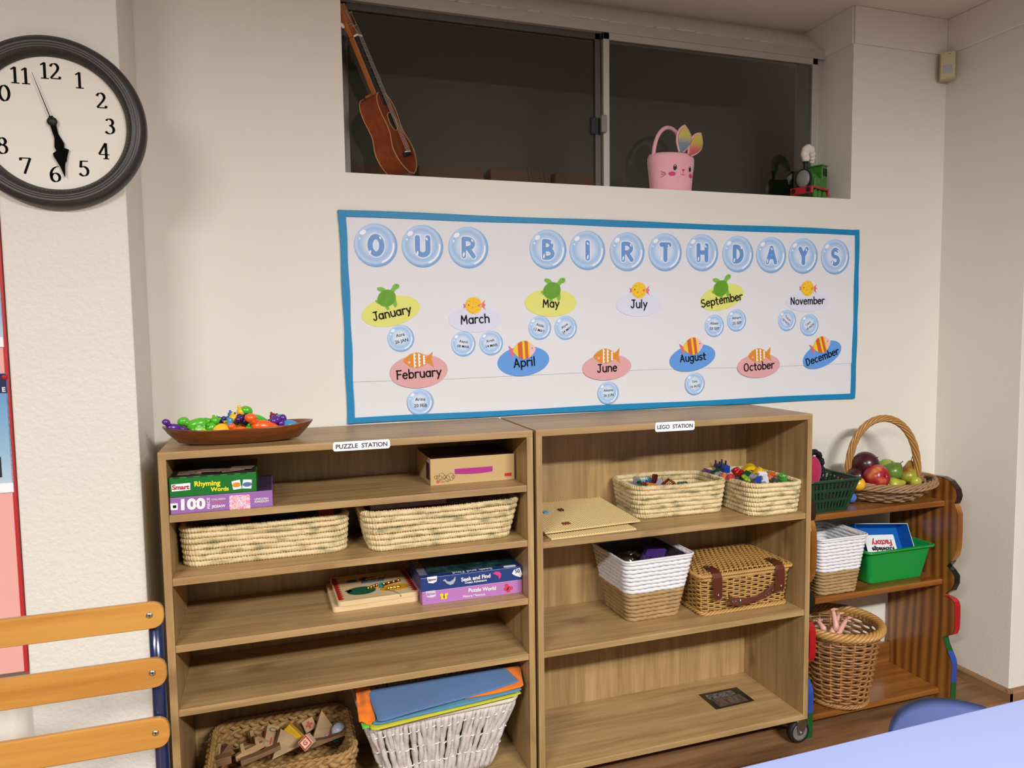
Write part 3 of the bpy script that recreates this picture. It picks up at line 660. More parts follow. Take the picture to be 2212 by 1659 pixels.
# tall round wicker basket on the floor shelf of the pine unit
t = thing('round_wicker_basket', 'round brown wicker basket on the lowest pine shelf', 'basket', (2.052, -.165, .06))
g = G(); gs = G(); wicker(g, gs, 'oval', .195, .195, .262, .262, .235, .008, .0095, 22, .0036, .0034, amp=.0042)
obj('woven_wall', g, cane, t, smooth=True); obj('stakes', gs, cane, t, smooth=True)
g = G(); twisted_rim(g, 'oval', .275, .275, .258, .010, .0060, 5, .085); twisted_rim(g, 'oval', .268, .268, .247, .006, .005, 3, .05); obj('rolled_rim', g, mat('golden_cane', (188, 142, 80), .4, var=.2, vscale=20, coat=.2), t, smooth=True)
g = G(); twisted_rim(g, 'oval', .200, .200, .008, .004, .0038, 3, .04); g.lathe([(.0, .004), (.095, .004), (.095, .010), (.0, .010)], (0,0,0), 32); obj('base', g, cane, t, smooth=True)

# hyacinth basket with wooden blocks, bottom left bay
hy = mat('water_hyacinth', (160, 124, 74), .6, var=.4, vscale=18, bump=.5, bscale=200)
HB = (.243, -.176, BT)
t = thing('hyacinth_basket', 'thick braided brown basket full of wooden blocks, bottom left bay', 'basket', HB, 0)
g = G(); hh = .140
for k in range(6):
    f = k/5; z = .014+(hh-.022)*f
    for s_ in range(3):
        P, N, s, L = ring('rect', lerp(.325, .350, f), lerp(.245, .268, f), .005, .05)
        tw = round(L/.075); a = s/L*2*PI*tw+s_*2*PI/3+(k % 2)*1.5
        off = .0058*np.sin(2*a); zz = z+.0085*np.sin(a)
        g.tube(np.c_[P+N*off[:, None], zz], np.repeat((.0062*(1+.22*np.sin(s*90+s_)))[:, None], 8, 1), 8, closed=True, ref=(0,0,1))
obj('braided_wall', g, hy, t, smooth=True)
g = G(); twisted_rim(g, 'rect', .350, .268, hh+.006, .002, .003, 2, .03, .05); obj('rim', g, hy, t, smooth=True)
g = G(); g.prism([tuple(p) for p in ring('rect', .325, .245, .01, .05)[0]], (0,0,.002), XR, YU, 0, -.008); obj('base', g, hy, t)

# whitewashed basket with felt sheets
ww = mat('whitewashed_rush', (206, 198, 194), .7, var=.2, vscale=60, bump=.6, bscale=150); wtie = mat('white_tie', (240, 238, 232), .6)
FB = (.648, -.170, BT)
t = thing('whitewashed_basket', 'tapered whitewashed basket with folded felt sheets on top', 'basket', FB, .04)
g = G(); gt = G(); hB = .205; rnd = random.Random(5)
P1, N1, s1_, L1 = ring('rect', .405, .268, .0112, .03); n_ = len(P1)
P0 = np.array([ring('rect', .285, .19, .001, .03)[0][int(i/n_*len(ring('rect', .285, .19, .001, .03)[0]))] for i in range(n_)]) if n_ < 5 else None
PB = ring('rect', .285, .19, .001, .03)[0]
for i in range(n_):
    q0 = PB[int(i/n_*len(PB)) % len(PB)]; q1 = P1[i]; j1 = rnd.uniform(-.007, .007)
    path = []; rad = []
    for k in range(13):
        f = k/12; b_ = .004*math.sin(f*PI*3+i*PI)
        path.append((lerp(q0[0], q1[0], f)+N1[i][0]*b_-N1[i][1]*j1*math.sin(PI*f), lerp(q0[1], q1[1], f)+N1[i][1]*b_+N1[i][0]*j1*math.sin(PI*f), .006+(hB-.012)*f)); rad.append(.0070*(1+.16*math.sin(k*2.3+i)))
    g.tube(path, rad, 7)
for k, f in enumerate((.30, .55, .80)):
    P, N, s, L = ring('rect', lerp(.285, .405, f)+.010, lerp(.19, .268, f)+.010, .004, .03)
    Q = P+N*(.004*np.sin(s/L*2*PI*n_/2+k*PI))[:, None]; gt.tube(np.c_[Q, np.full(len(P), .006+hB*f)+.003*np.sin(s*60+k*2)], .0016, 6, closed=True, ref=(0,0,1))
obj('rush_wall', g, ww, t, smooth=True); obj('tie_cords', gt, wtie, t, smooth=True)
g = G(); twisted_rim(g, 'rect', .413, .276, hB, .0035, .0048, 3, .02, .035); obj('rim', g, mat('pale_rim', (216, 208, 190), .6), t, smooth=True)
g = G(); g.prism([tuple(p) for p in ring('rect', .285, .19, .01, .03)[0]], (0,0,.002), XR, YU, 0, -.008); obj('base', g, ww, t)

# picnic hamper
HX0, HX1 = 1.452, 1.776
t = thing('picnic_hamper', 'lidded wicker picnic hamper with two dark leather straps', 'hamper', ((HX0+HX1)/2, -.160, R2), .0)
g = G(); gs = G(); wicker(g, gs, 'rect', .300, .190, .318, .204, .105, .006, .0068, 44, .0026, .0024, .018, amp=.0032)
obj('woven_body', g, willow, t, smooth=True); obj('stakes', gs, willow, t, smooth=True)
g = G(); twisted_rim(g, 'rect', .306, .196, .006, .004, .0036, 3, .045, .018); twisted_rim(g, 'rect', .322, .206, .114, .003, .0032, 3, .03, .018); obj('border', g, willow, t, smooth=True)
gl = G(); W_, D_ = .336, .214
for k in range(38):
    x = -W_/2+.004+(W_-.008)*k/37; P = []
    for i in range(40):
        y = -D_/2+.003+(D_-.006)*i/39; P.append((x, y, .130+.005*math.cos(PI*x/W_)+.0026*math.cos(PI*((y+D_/2)/.0195)+(k % 2)*PI)))
    gl.tube(P, .0030, 6)
for k in range(12):
    y = -D_/2+.01+(D_-.02)*k/11; gl.tube([(-W_/2+(W_)*i/12, y, .130+.005*math.cos(PI*(-.5+i/12))) for i in range(13)], .0022, 6)
ld = obj('lid', gl, willow, t, smooth=True)
g = G(); twisted_rim(g, 'rect', W_, D_, .126, .0035, .0034, 3, .028, .012); obj('lid_edge', g, willow, ld, smooth=True)
leather = mat('dark_red_leather', (88, 40, 30), .4, bump=.2, bscale=250)
def ribbon(g, path, w, th, side):
    side = Vector(side); n = len(path); vv = []
    for i, p in enumerate(path):
        p = Vector(p); T = (Vector(path[min(n-1, i+1)])-Vector(path[max(0, i-1)])).normalized(); nn = T.cross(side).normalized()
        ww_ = w[i] if isinstance(w, (list, tuple)) else w
        for a, b in ((-1, -1), (1, -1), (1, 1), (-1, 1)): vv.append(p+side*(a*ww_/2)+nn*(b*th/2))
    ff = [(i*4+j, i*4+(j+1) % 4, i*4+4+(j+1) % 4, i*4+4+j) for i in range(n-1) for j in range(4)]+[(3,2,1,0), tuple((n-1)*4+j for j in range(4))]
    g.add(vv, ff)
for sx in (-.113, .113):
    g = G(); yf = -D_/2
    ribbon(g, [(sx, yf+.05, .1385), (sx, yf+.03, .1395), (sx, yf+.010, .139), (sx, yf-.006, .134), (sx, yf-.013, .122), (sx, yf-.014, .10), (sx, yf-.014, .075), (sx, yf-.014, .062), (sx, yf-.014, .054)], [.022, .030, .030, .030, .030, .030, .030, .028, .016], .003, XR)
    st = obj('strap', g, leather, t, bevel=.0008)
    g = G()
    for dx, dy in ((-.006, .042), (.0, .036), (.006, .042)): g.ell((sx+dx, yf+dy, .1415), (.0022, .0022, .0015), 8, 5)
    g.box(sx-.001, sx+.001, yf-.019, yf-.015, .064, .076); g.ell((sx, yf-.017, .070), (.004, .002, .003), 8, 5)
    obj('rivets', g, steel, st, smooth=True, label='steel rivets and turn clasp')
g = G(); hy_ = -D_/2-.006; P = []
hp = [(-.076, .060), (-.068, .048), (-.050, .044), (-.02, .044), (.02, .046), (.05, .052), (.072, .062), (.086, .074)]
ribbon(g, [(x, hy_-.010-.008*math.sin(PI*i/7), z) for i, (x, z) in enumerate(hp)], [.020, .024, .022, .015, .014, .016, .022, .022], .006, (0, .25, 1))
hd = obj('handle', g, leather, t, bevel=.0015)
g = G()
for x, z in ((-.068, .047), (-.058, .047), (.060, .056), (.074, .064), (.050, .052)): g.ell((x, hy_-.020, z), (.0022, .0015, .0022), 8, 5)
g.box(-.046, -.043, hy_-.026, hy_-.012, .035, .056)
obj('rivets', g, steel, hd, smooth=True, label='steel rivets and buckle bar')

# ------------------------------------------------------------------ wall clock on the pier
cc = atY(112, 262, -.262); CR = .186
ck = thing('wall_clock', 'large round black framed wall clock on the rough white pier', 'clock', (cc.x, -.2323, cc.z))
MXr = Matrix.Rotation(PI/2, 3, 'X')      # lathe axis z -> -y
clk = mat('charcoal_plastic', (52, 49, 50), .38)
g = G(); g.lathe([(CR-.01, 0), (CR-.001, .004), (CR, .012), (CR-.003, .026), (CR-.012, .033), (CR-.020, .034), (CR-.0225, .031), (CR-.0245, .033), (CR-.030, .032), (CR-.036, .026), (CR-.038, .022), (CR-.042, .018), (CR-.043, .010)], (cc.x, -.2323, cc.z), 96, M3=MXr)
fr = obj('clock_frame', g, clk, ck, world=True, smooth=True)
g = G()
for k in range(120):
    a = k*2*PI/120; rr = CR-.0355; g.ell((cc.x+rr*math.cos(a), -.2323-.0262, cc.z+rr*math.sin(a)), (.0022, .0022, .0022), 6, 4)
obj('beading', g, clk, fr, world=True, smooth=True)
g = G(); g.lathe([(0, .0), (CR-.042, .0), (CR-.042, .010), (0, .010)], (cc.x, -.2323, cc.z), 64, M3=MXr)
dial = obj('dial', g, mat('dial_cream', (234, 231, 220), .5), ck, world=True)
# numerals drawn with a broad pen: (strokes of a digit in a 0.6 x 1 box)
DG = {'0': [arc_(.3,.5,.24,.44,0,360,28)], '1': [[(.12,.80),(.32,.94)],[(.32,.94),(.32,.04)],[(.12,.03),(.52,.03)]],
 '2': [arc_(.28,.70,.20,.23,165,-35)+[(.40,.48),(.08,.08)], [(.08,.06),(.54,.06)], [(.54,.06),(.56,.18)]],
 '3': [arc_(.27,.73,.19,.20,150,-90), arc_(.26,.29,.24,.25,90,-150)], '4': [[(.40,.96),(.04,.30)],[(.04,.28),(.58,.28)],[(.42,.96),(.42,.04)],[(.26,.03),(.56,.03)]],
 '5': [[(.52,.93),(.16,.93)],[(.16,.93),(.12,.55)], arc_(.27,.32,.24,.28,120,-150)], '6': [arc_(.52,.42,.46,.52,95,180)+arc_(.30,.28,.22,.25,180,540,24)],
 '7': [[(.06,.93),(.56,.93)],[(.56,.93),(.24,.02)],[(.06,.93),(.06,.80)]], '8': [arc_(.30,.73,.18,.20,0,360,24), arc_(.30,.27,.23,.25,0,360,24)],
 '9': [arc_(.30,.70,.22,.25,0,360,24), arc_(.06,.56,.46,.52,0,-85)]}
def numeral(par, s, c, h):
    g = G(); w = .60*h; x0 = c.x-w*len(s)/2*.92
    for ch in s:
        for st in DG[ch]:
            for (ax, ay), (bx, by) in zip(st[:-1], st[1:]):
                dx, dy = bx-ax, by-ay; L = math.hypot(dx, dy)
                if L < 1e-6: continue
                th = math.atan2(dy, dx); wd_ = .035+.115*abs(math.sin(th-math.radians(12)))
                nx, ny = -dy/L*wd_/2, dx/L*wd_/2; ex, ey = dx/L*.012, dy/L*.012
                pts = [(ax-ex+nx, ay-ey+ny), (ax-ex-nx, ay-ey-ny), (bx+ex-nx, by+ey-ny), (bx+ex+nx, by+ey+ny)]
                pts = [(x0+px*h, (py-.5)*h) for px, py in pts]
                g.add([(px, c.y, c.z+py) for px, py in pts], [(0,1,2,3)])
        x0 += w*.92
    return obj('numeral', g, ink, par, world=True)
YD = -.2323-.0106
p12 = atY(112, 154, YD); p6 = atY(117, 374, YD); nc = (p12+p6)/2; nr = (p12-p6).length/2+.001
for k in range(1, 13):
    a = PI/2-k*PI/6; numeral(dial, str(k), Vector((nc.x-.002+nr*1.02*math.cos(a), YD, nc.z+nr*math.sin(a))), .0365)
def hand(name, px, py, y, prof, m=mat('matt_black', (12, 11, 11), .9, spec=.1)):
    c = Vector((nc.x, y, nc.z)); tip = atY(px, py, y); d = tip-c; L = d.length; up = d/L; rt = Vector((up.z, 0, -up.x))
    pts = [(w, t*L) for t, w in prof]+[(-w, t*L) for t, w in reversed(prof)]
    g = G(); g.prism(pts, c, rt, up, 0, -.0012); obj(name, g, m, ck, world=True)
hand('hour_hand', 144, 350, -.247, [(-.12,.004),(.02,.006),(.30,.003),(.55,.008),(.66,.005),(.72,.013),(.80,.009),(.90,.004),(1,.0004)])
hand('minute_hand', 141, 383, -.2495, [(-.10,.004),(.02,.006),(.30,.003),(.45,.007),(.52,.005),(.56,.013),(.62,.0125),(.8,.005),(1,.0004)])
hand('second_hand', 69, 157, -.252, [(-.05,.001),(.5,.0008),(1,.0003)])
g = G(); g.ell((nc.x, -.250, nc.z), (.0105, .006, .0105), 16, 8); obj('hand_hub', g, black_m, ck, world=True, smooth=True)

# ------------------------------------------------------------------ pink notice board at the left edge
pinkp = mat('pink_backing', (232, 172, 164), .6, bump=.6, bscale=9); redb = mat('red_border', (188, 38, 44), .5)
nb = thing('notice_board', 'pink paper notice board with red edge at the left of the pier', 'notice board', (-.6, -.2, .565))
g = G(); g.box(-.95, -.3045, -.232, -.1515, .565, 1.80); obj('board', g, pinkp, nb, world=True)
g = G(); g.box(-.3105, -.3035, -.2345, -.230, .563, 1.80); obj('red_edging', g, redb, nb, world=True)
for (nm, lab, z0, z1, xr) in (('poster', 'blue information poster pinned low on the pink board', atY(26,1064,-.236).z, atY(18,806,-.236).z, atY(26,1000,-.236).x), ('poster', 'pale plastic sleeve pinned above the blue poster on the pink board', atY(8,750,-.236).z, atY(0,560,-.236).z+.05, atY(8,745,-.236).x)):
    t = thing(nm, lab, 'poster', (xr-.1, -.2335, z0)); low = 'blue' in lab
    g = G(); g.box(xr-.21, xr, -.2345, -.2335, z0, z1); pg = obj('page', g, ramp_mat('sky_print', 'axis', [(0, (196, 214, 226)), (.35, (150, 190, 220)), (1, (92, 152, 206))], .3, axis='Z') if low else mat('pale_page', (226, 206, 212), .3), t, world=True)
    if low:
        g = G(); g.box(xr-.21, xr-.001, -.2352, -.2345, z1-.044, z1-.001); obj('header', g, mat('navy_print', (28, 36, 84), .4), t, world=True)
        words(t, 'header_lettering', 'E', .0065, white_ink, (xr-.0065, -.2354, z1-.036), bold=.03)
        g = G(); c = atY(9, 815, -.236); g.ell(c, (.006, .002, .006), 12, 6); obj('red_dot', g, mat('red_dot', (222, 60, 66), .4), t, world=True, smooth=True)
        g = G(); g.box(xr-.060, xr-.021, -.2352, -.2345, z0+.036, z0+.082); obj('dark_picture', g, mat('dark_print', (34, 40, 52), .4), t, world=True)
        g = G(); g.box(xr-.21, xr-.001, -.2351, -.2345, z0+.001, z0+.022); obj('footer', g, white_p, t, world=True)

# ------------------------------------------------------------------ detector in the corner
pr = thing('motion_sensor', 'small cream motion sensor high in the right corner', 'sensor', (2.628, -.027, 2.213), -PI/4)
cream = mat('aged_cream_plastic', (206, 200, 160), .45)
g = G(); g.box(-.026, .026, -.010, .010, 0, .098); obj('mount', g, mat('aged_cream_shade', (186, 178, 136), .5), pr, bevel=.003)
g = G(); g.add([(-.024,-.010,.002),(.024,-.010,.002),(.024,-.010,.096),(-.024,-.010,.096),(-.022,-.020,.004),(.022,-.020,.004),(.022,-.032,.014),(-.022,-.032,.014),(-.022,-.032,.050),(.022,-.032,.050),(.022,-.028,.094),(-.022,-.028,.094)],
    [(3,2,1,0),(0,1,5,4),(4,5,6,7),(7,6,9,8),(8,9,10,11),(11,10,2,3),(0,4,7,8,11,3),(1,2,10,9,6,5)]); obj('housing', g, cream, pr, bevel=.002)
g = G(); g.box(-.015, .015, -.0335, -.031, .018, .046); obj('lens', g, mat('milky_lens', (178, 180, 182), .4), pr, bevel=.001)
g = G(); g.ell((.004, -.0290, .086), (.002, .001, .001), 8, 5); obj('indicator', g, ink, pr)

# ------------------------------------------------------------------ ukulele leaning in the window recess
uk = thing('ukulele', 'brown wooden ukulele leaning in the left end of the window recess', 'ukulele', (.650, .082, WZ+.012))
Mu = Matrix.Rotation(math.radians(-22.5), 3, 'Y') @ Matrix.Rotation(math.radians(3), 3, 'X') @ Matrix.Rotation(math.radians(55), 3, 'Z')
def U(g):
    g.v = [tuple(Mu @ Vector(p)) for p in g.v]; return g
def body_w(t): return max(.0005, (.078*math.sin(PI*min(1, t/.62))**.55 if t < .31 else lerp(.078, .052, (1-math.cos(PI*(t-.31)/.25))/2) if t < .56 else lerp(.052, .060, (1-math.cos(PI*(t-.56)/.20))/2) if t < .76 else .060*max(0, 1-((t-.76)/.24)**2.4)**.5))
NB = 40; BL_ = .245
out = [(body_w(i/NB), BL_*i/NB) for i in range(NB+1)]; out = out+[(-x, z) for x, z in reversed(out[1:-1])]
g = G(); g.prism(out, (0,-.030,0), XR, ZU, 0, .058); ub = obj('body', U(g), uke_m, uk, bevel=.002)
bind = mat('cream_binding', (196, 150, 98), .5)
for yy in (-.0302, .0282):
    g = G(); g.tube([(x, yy, z) for x, z in out], .0013, 5, closed=True, ref=(0,1,0)); obj('binding', U(g), bind, ub)
g = G(); g.prism(circ(24, .0245, cy=.157), (0,-.0305,0), XR, ZU, 0, -.0004); obj('sound_hole', U(g), mat('sound_hole_dark', (18, 10, 6), .8), ub)
g = G(); g.tube([(0,-.0305,.157)]+[], .001, 4) if False else g.tube([(.0265*math.cos(a), -.0305, .157+.0265*math.sin(a)) for a in [i*2*PI/32 for i in range(32)]], .0012, 5, closed=True, ref=(0,1,0)); obj('rosette', U(g), bind, ub)
g = G(); g.box(-.024, .024, -.038, -.030, .052, .064); br = obj('bridge', U(g), black_m, ub, bevel=.001)
g = G(); g.box(-.020, .020, -.0405, -.0375, .0625, .0648); obj('saddle', U(g), white_p, br)
g = G(); g.box(-.0165, .0165, -.024, -.006, .235, .405); g.prism([(-.0165,0),(.0165,0),(.010,.030),(-.010,.030)], (0,-.006,.22), XR, ZU, 0, .025); nk = obj('neck', U(g), uke_n, uk, bevel=.004)
g = G(); g.box(-.0175, .0175, -.0335, -.024, .205, .400); fb = obj('fretboard', U(g), mat('rosewood', (34, 24, 24), .5), nk, bevel=.0008)
g = G()
for k in range(12):
    z = .40-.335*(1-2**(-(k+1)/12))*1.05; g.box(-.0172, .0172, -.0343, -.0333, z-.0005, z+.0005)
obj('frets', U(g), steel, fb)
g = G(); g.box(-.0175, .0175, -.036, -.024, .400, .4045); obj('nut', U(g), white_p, nk)
g = G(); g.prism([(-.0175,0),(.0175,0),(.026,.022),(.025,.075),(.020,.098),(.0,.090),(-.020,.098),(-.025,.075),(-.026,.022)], (0,-.022,.404), XR, ZU, 0, .013); hs = obj('headstock', U(g), uke_n, uk, bevel=.0015)
for sx in (-1, 1):
    for zz in (.435, .470):
        g = G(); g.tube([(sx*.016,-.034,zz),(sx*.016,-.020,zz)], .0028, 8); g.tube([(sx*.016,-.008,zz),(sx*.016,.006,zz)], .004, 8); obj('tuning_peg', U(g), steel, hs)
        g = G(); g.ell((sx*.036, -.012, zz), (.010, .0035, .008), 12, 7); obj('tuner_button', U(g), white_p, hs, smooth=True)
for k in range(4):
    x0 = -.0125+k*.0083; g = G(); g.tube([(x0*1.15, -.0415, .064), (x0*.95, -.037, .404), (x0*.9+(-.006 if k < 2 else .006), -.030, .435 if k in (1, 2) else .468)], .0005, 4); obj('string', U(g), mat('nylon', (190, 180, 170), .4), uk)

# ------------------------------------------------------------------ pink bunny bucket
pf = mat('pink_felt', (240, 178, 190), .85, bump=.3, bscale=300, sheen=.3)
bk = thing('bunny_bucket', 'pink plush bunny face bucket with two shiny ears on the window sill', 'bucket', (1.541, .066, WZ), .22)
g = G(); SYB = .70
g.lathe([(.0, .0), (.073, .0), (.077, .004), (.078, .010), (.083, .060), (.088, .098), (.0875, .112), (.083, .122), (.080, .122), (.084, .110), (.076, .03), (.0, .02)], (0,0,0), 40, sy=SYB)
obj('bucket_body', g, pf, bk, smooth=True)
g = G(); P = [(-.080*math.cos(a), .006-.010*math.cos(a), .105+.112*math.sin(a)) for a in [PI*i/30 for i in range(31)]]
g.tube(P, [.0065]*31, 8); obj('handle', g, pf, bk, smooth=True)
def on_b(x, z, d=.001):
    r = lerp(.078, .088, min(1, max(0, (z-.01)/.088)))+d; x = max(-.98*r, min(.98*r, x)); return Vector((x, -SYB*math.sqrt(r*r-x*x), z))
def patch(name, pts, m, par, d=.0012):
    c = (sum(p[0] for p in pts)/len(pts), sum(p[1] for p in pts)/len(pts)); n = len(pts)
    g = G(); vv = [on_b(c[0], c[1], d)]+[on_b(lerp(c[0], p[0], .5), lerp(c[1], p[1], .5), d) for p in pts]+[on_b(p[0], p[1], d) for p in pts]
    g.add(vv, [(0, 1+i, 1+(i+1) % n) for i in range(n)]+[(1+i, 1+n+i, 1+n+(i+1) % n, 1+(i+1) % n) for i in range(n)]); return obj(name, g, m, par)
fx = .0
for s in (-1, 1):
    patch('eye', xf(circ(18, .0062, .0092), dx=fx+s*.033, dy=.073), black_m, bk); patch('eye_glint', xf(circ(8, .0018), dx=fx+s*.033-.001, dy=.078), white_p, bk, .0018)
    patch('cheek', xf(circ(18, .0115, .0068), dx=fx+s*.041, dy=.053), mat('cheek_pink', (214, 70, 128), .8), bk)
    for k, dz in enumerate((.008, 0, -.009)):
        g = G(); g.tube([on_b(fx+s*(.060+.012*t), .052+dz*(.25+t*.85)*1.0, .0014) for t in (0, .33, .66, 1)], .0006, 5); obj('whisker', g, mat('whisker_brown', (70, 44, 50), .6), bk)
rose = mat('nose_rose', (196, 84, 104), .8)
patch('nose', [(fx-.006,.070),(fx+.006,.070),(fx+.004,.065),(fx,.062),(fx-.004,.065)], rose, bk)
g = G(); g.tube([on_b(fx, z) for z in (.063, .058, .053)], .0006, 5); g.tube([on_b(fx-.010+.002*i, .0535-.0022*math.sin(PI*i/10)+.0, .001) for i in range(11)], .0007, 5); obj('mouth', g, rose, bk)
for (cx, cz, tilt, L, w, stops, nm) in ((-.008, .116, -.14, .097, .0350, [(0, (112, 128, 150)), (.35, (130, 150, 160)), (.6, (196, 190, 104)), (1, (208, 190, 92))], 'ear'), (.026, .112, -.56, .098, .0290, [(0, (176, 70, 96)), (.35, (206, 120, 96)), (.6, (196, 180, 84)), (1, (214, 196, 100))], 'ear')):
    up = Vector((-math.sin(tilt), 0, math.cos(tilt))); rt = Vector((up.z, 0, -up.x)); n = 20
    w_ = [w*max(.10, math.sin(PI*(i/n)**1.1))**.75 if 0 < i < n else w*.06 for i in range(n+1)]; w_[0] = w*.35
    def fn(a, b):
        i = b*n; k = int(round(i)); ang = a*2*PI; y = .0035*math.sin(ang)-.030*1.7-.012*math.sin(PI*b*.8)
        return Vector((cx, y, cz))+up*(L*b)+rt*(w_[k]*math.cos(ang))
    g = G(); g.grid(fn, 14, n+1, cu=True); er = obj(nm, g, pf, bk, smooth=True)
    def fi(a, b):
        k = int(round(b*n)); ang = a*2*PI
        return Vector((cx, -.0025*math.sin(ang)-.0555-.012*math.sin(PI*b*.8), cz+.0))+up*(L*(.06+.88*b))+rt*(w_[k]*.80*math.cos(ang))
    g = G(); g.grid(fi, 14, n+1, cu=True); m_ = ramp_mat('ear_satin_'+('left' if cx < 0 else 'right'), 'axis', stops, .25, axis='Z'); obj('satin_lining', g, m_, er, smooth=True)

# ------------------------------------------------------------------ plain green toy engine
tr = thing('toy_train', 'green toy steam engine with white puff of steam at the right end of the sill', 'toy train', (2.116, .072, WZ), .42); tr.scale = (.78, .80, 1.0)
gm = mat('toy_green', (48, 118, 40), .35, coat=.3); rm = mat('toy_red', (176, 32, 36), .35, coat=.3); Tx = Matrix.Rotation(-PI/2, 3, 'Y')
g = G(); g.box(-.078, .072, -.036, .036, .020, .036); obj('chassis', g, gm, tr, bevel=.002)
g = G(); g.box(-.094, -.078, -.050, .050, .018, .042); bb = obj('buffer_beam', g, rm, tr, bevel=.002)
for s in (-1, 1): g = G(); g.lathe([(.0, 0), (.008, 0), (.009, .006), (.0, .006)], (-.0935, s*.034, .030), 14, M3=Tx); obj('buffer', g, black_m, bb)
g = G(); g.box(-.078, .078, -.050, -.044, .036, .044); g.box(-.078, .078, .044, .050, .036, .044); g.box(.070, .078, -.048, .048, .018, .044); obj('running_board', g, rm, tr, bevel=.001)
g = G(); g.lathe([(0, 0), (.032, 0), (.033, .006), (.033, .078), (0, .078)], (.010, 0, .072), 24, M3=Tx); obj('boiler', g, gm, tr, smooth=False)
g = G(); g.lathe([(0, 0), (.0355, 0), (.0355, .016), (.0, .016)], (-.060, 0, .072), 28, M3=Tx); sb = obj('smokebox', g, black_m, tr)
g = G(); g.lathe([(0, 0), (.031, 0), (.029, .005), (.012, .008), (0, .009)], (-.0755, 0, .072), 28, M3=Tx); obj('smokebox_door', g, mat('toy_grey', (128, 128, 132), .5), sb, smooth=True)
g = G(); g.lathe([(0, .10), (.009, .10), (.009, .128), (.012, .130), (.012, .134), (0, .134)], (-.055, 0, 0), 16); obj('chimney', g, black_m, tr)
g = G()
for k, (x, z, r) in enumerate(((-.058,.146,.014),(-.060,.160,.015),(-.050,.174,.016),(-.036,.180,.016),(-.020,.177,.015),(-.008,.166,.013),(.001,.154,.011),(.008,.143,.009))): g.ell((x+.006, .004*math.sin(k), z), (r*1.45, r*1.2, r*1.12), 12, 8)
obj('steam_puff', g, mat('toy_steam', (226, 220, 208), .7), tr, smooth=True)
g = G(); g.box(-.045, .026, -.042, .042, .036, .078); obj('side_tanks', g, gm, tr, bevel=.004)
g = G(); g.box(.022, .070, -.043, .043, .036, .124); cb = obj('cab', g, gm, tr, bevel=.004)
g = G(); g.box(.016, .074, -.046, .046, .122, .128); obj('cab_roof', g, gm, cb, bevel=.003)
for a, b in ((.028,.046),(.051,.066)): g = G(); g.box(a, b, -.0445, -.042, .088, .114); obj('cab_window', g, black_m, cb)
for x in (-.045, -.005, .045):
    for s in (-1, 1): g = G(); g.lathe([(0, -.004), (.015, -.004), (.017, -.002), (.017, .004), (.0, .004)], (x, s*.040, .017), 20, M3=Matrix.Rotation(PI/2, 3, 'X')); obj('wheel', g, mat('toy_wheel_green', (58, 134, 48), .4), tr)

# ------------------------------------------------------------------ boxes and boards in the left bookcase
def carton(name, label, cat, x0, x1, y0, y1, z0, z1, m, bevel=.0012, group=None):
    t = thing(name, label, cat, ((x0+x1)/2, (y0+y1)/2, z0), 0, group); g = G(); g.box(x0, x1, y0, y1, z0, z1); b = obj('box_body', g, m, t, world=True, bevel=bevel); return t, b
def fpt(px, py, y, d=.0008): p = atY(px, py, y); return Vector((p.x, y-d, p.z))
def ftext(par, nm, body, pa, pb, y, m, d=.0008, **k):
    a = fpt(*pa, y, d); b = fpt(*pb, y, d); rt = (b-a).normalized(); up = Vector((-rt.z, 0, rt.x)); return words(par, nm, body, (b-a).length, m, (a+b)/2, rt, up, **k)
def fquad(par, nm, pxs, y, m, d=.0005, t=.0004):
    P = [fpt(px, py, y, 0) for px, py in pxs]; g = G(); g.prism([(p.x, p.z) for p in P], (0, y-d+t, 0), XR, ZU, 0, -t); return obj(nm, g, m, par, world=True)
YJ = -.3135
violet = mat('violet_card', (152, 104, 172), .4); vt = mat('violet_print_top', (74, 60, 96), .3, var=.5, vscale=24)
t, b = carton('jigsaw_box', 'purple hundred piece jigsaw box on the top left shelf, under the green box', 'box', .0195, .243, YJ, -.115, S1, S1+.0385, violet)
fquad(t, 'top_picture', [(0,0)]*3, YJ, vt) if False else None
g = G(); g.box(.022, .241, YJ+.002, -.117, S1+.0385, S1+.0389); obj('lid_picture', g, vt, t, world=True)
ftext(t, 'piece_count', '100', (391,1090), (444,1087), YJ, white_ink, bold=.05, height=.027)
words(t, 'side_word', 'PIECE', .026, white_ink, fpt(450.5, 1087, YJ), ZU, (-1,0,0), bold=.01, height=.0065)
ftext(t, 'jigsaw_word', "CHILDREN'S", (457,1079), (487,1077), YJ, white_ink, bold=.01); ftext(t, 'jigsaw_word', 'SPARKLY', (457,1087), (487,1085), YJ, mat('rose_ink', (214, 110, 160), .5), bold=.02); ftext(t, 'jigsaw_word', 'JIGSAW', (457,1095), (487,1093), YJ, white_ink, bold=.03)
ftext(t, 'theme_name', 'UNICORN\nKINGDOM', (550,1081), (580,1079), YJ, white_ink, bold=.02)
fquad(t, 'picture_panel', [(495,1071),(540,1068),(541,1098),(496,1101)], YJ, ramp_mat('unicorn_print', 'noise', [(.3, (110, 160, 214)), (.42, (240, 236, 240)), (.52, (226, 110, 170)), (.62, (244, 224, 214)), (.72, (228, 140, 60))], .4, 130))
fquad(t, 'white_label', [(368,1088),(384,1087),(384,1101),(369,1102)], YJ, white_p)
fquad(t, 'label_mark', [(373,1092),(381,1091),(381,1097),(374,1098)], YJ, ink, .0008)
g = G()
def crinkle(u, v): return Vector((.2436+.006*abs(math.sin(v*9+u*5))*u, YJ+.004+u*.185, S1+.001+v*.036))
g.grid(crinkle, 14, 8); film, nt_, b_p = newmat('clear_film'); nt_.nodes.remove(b_p)
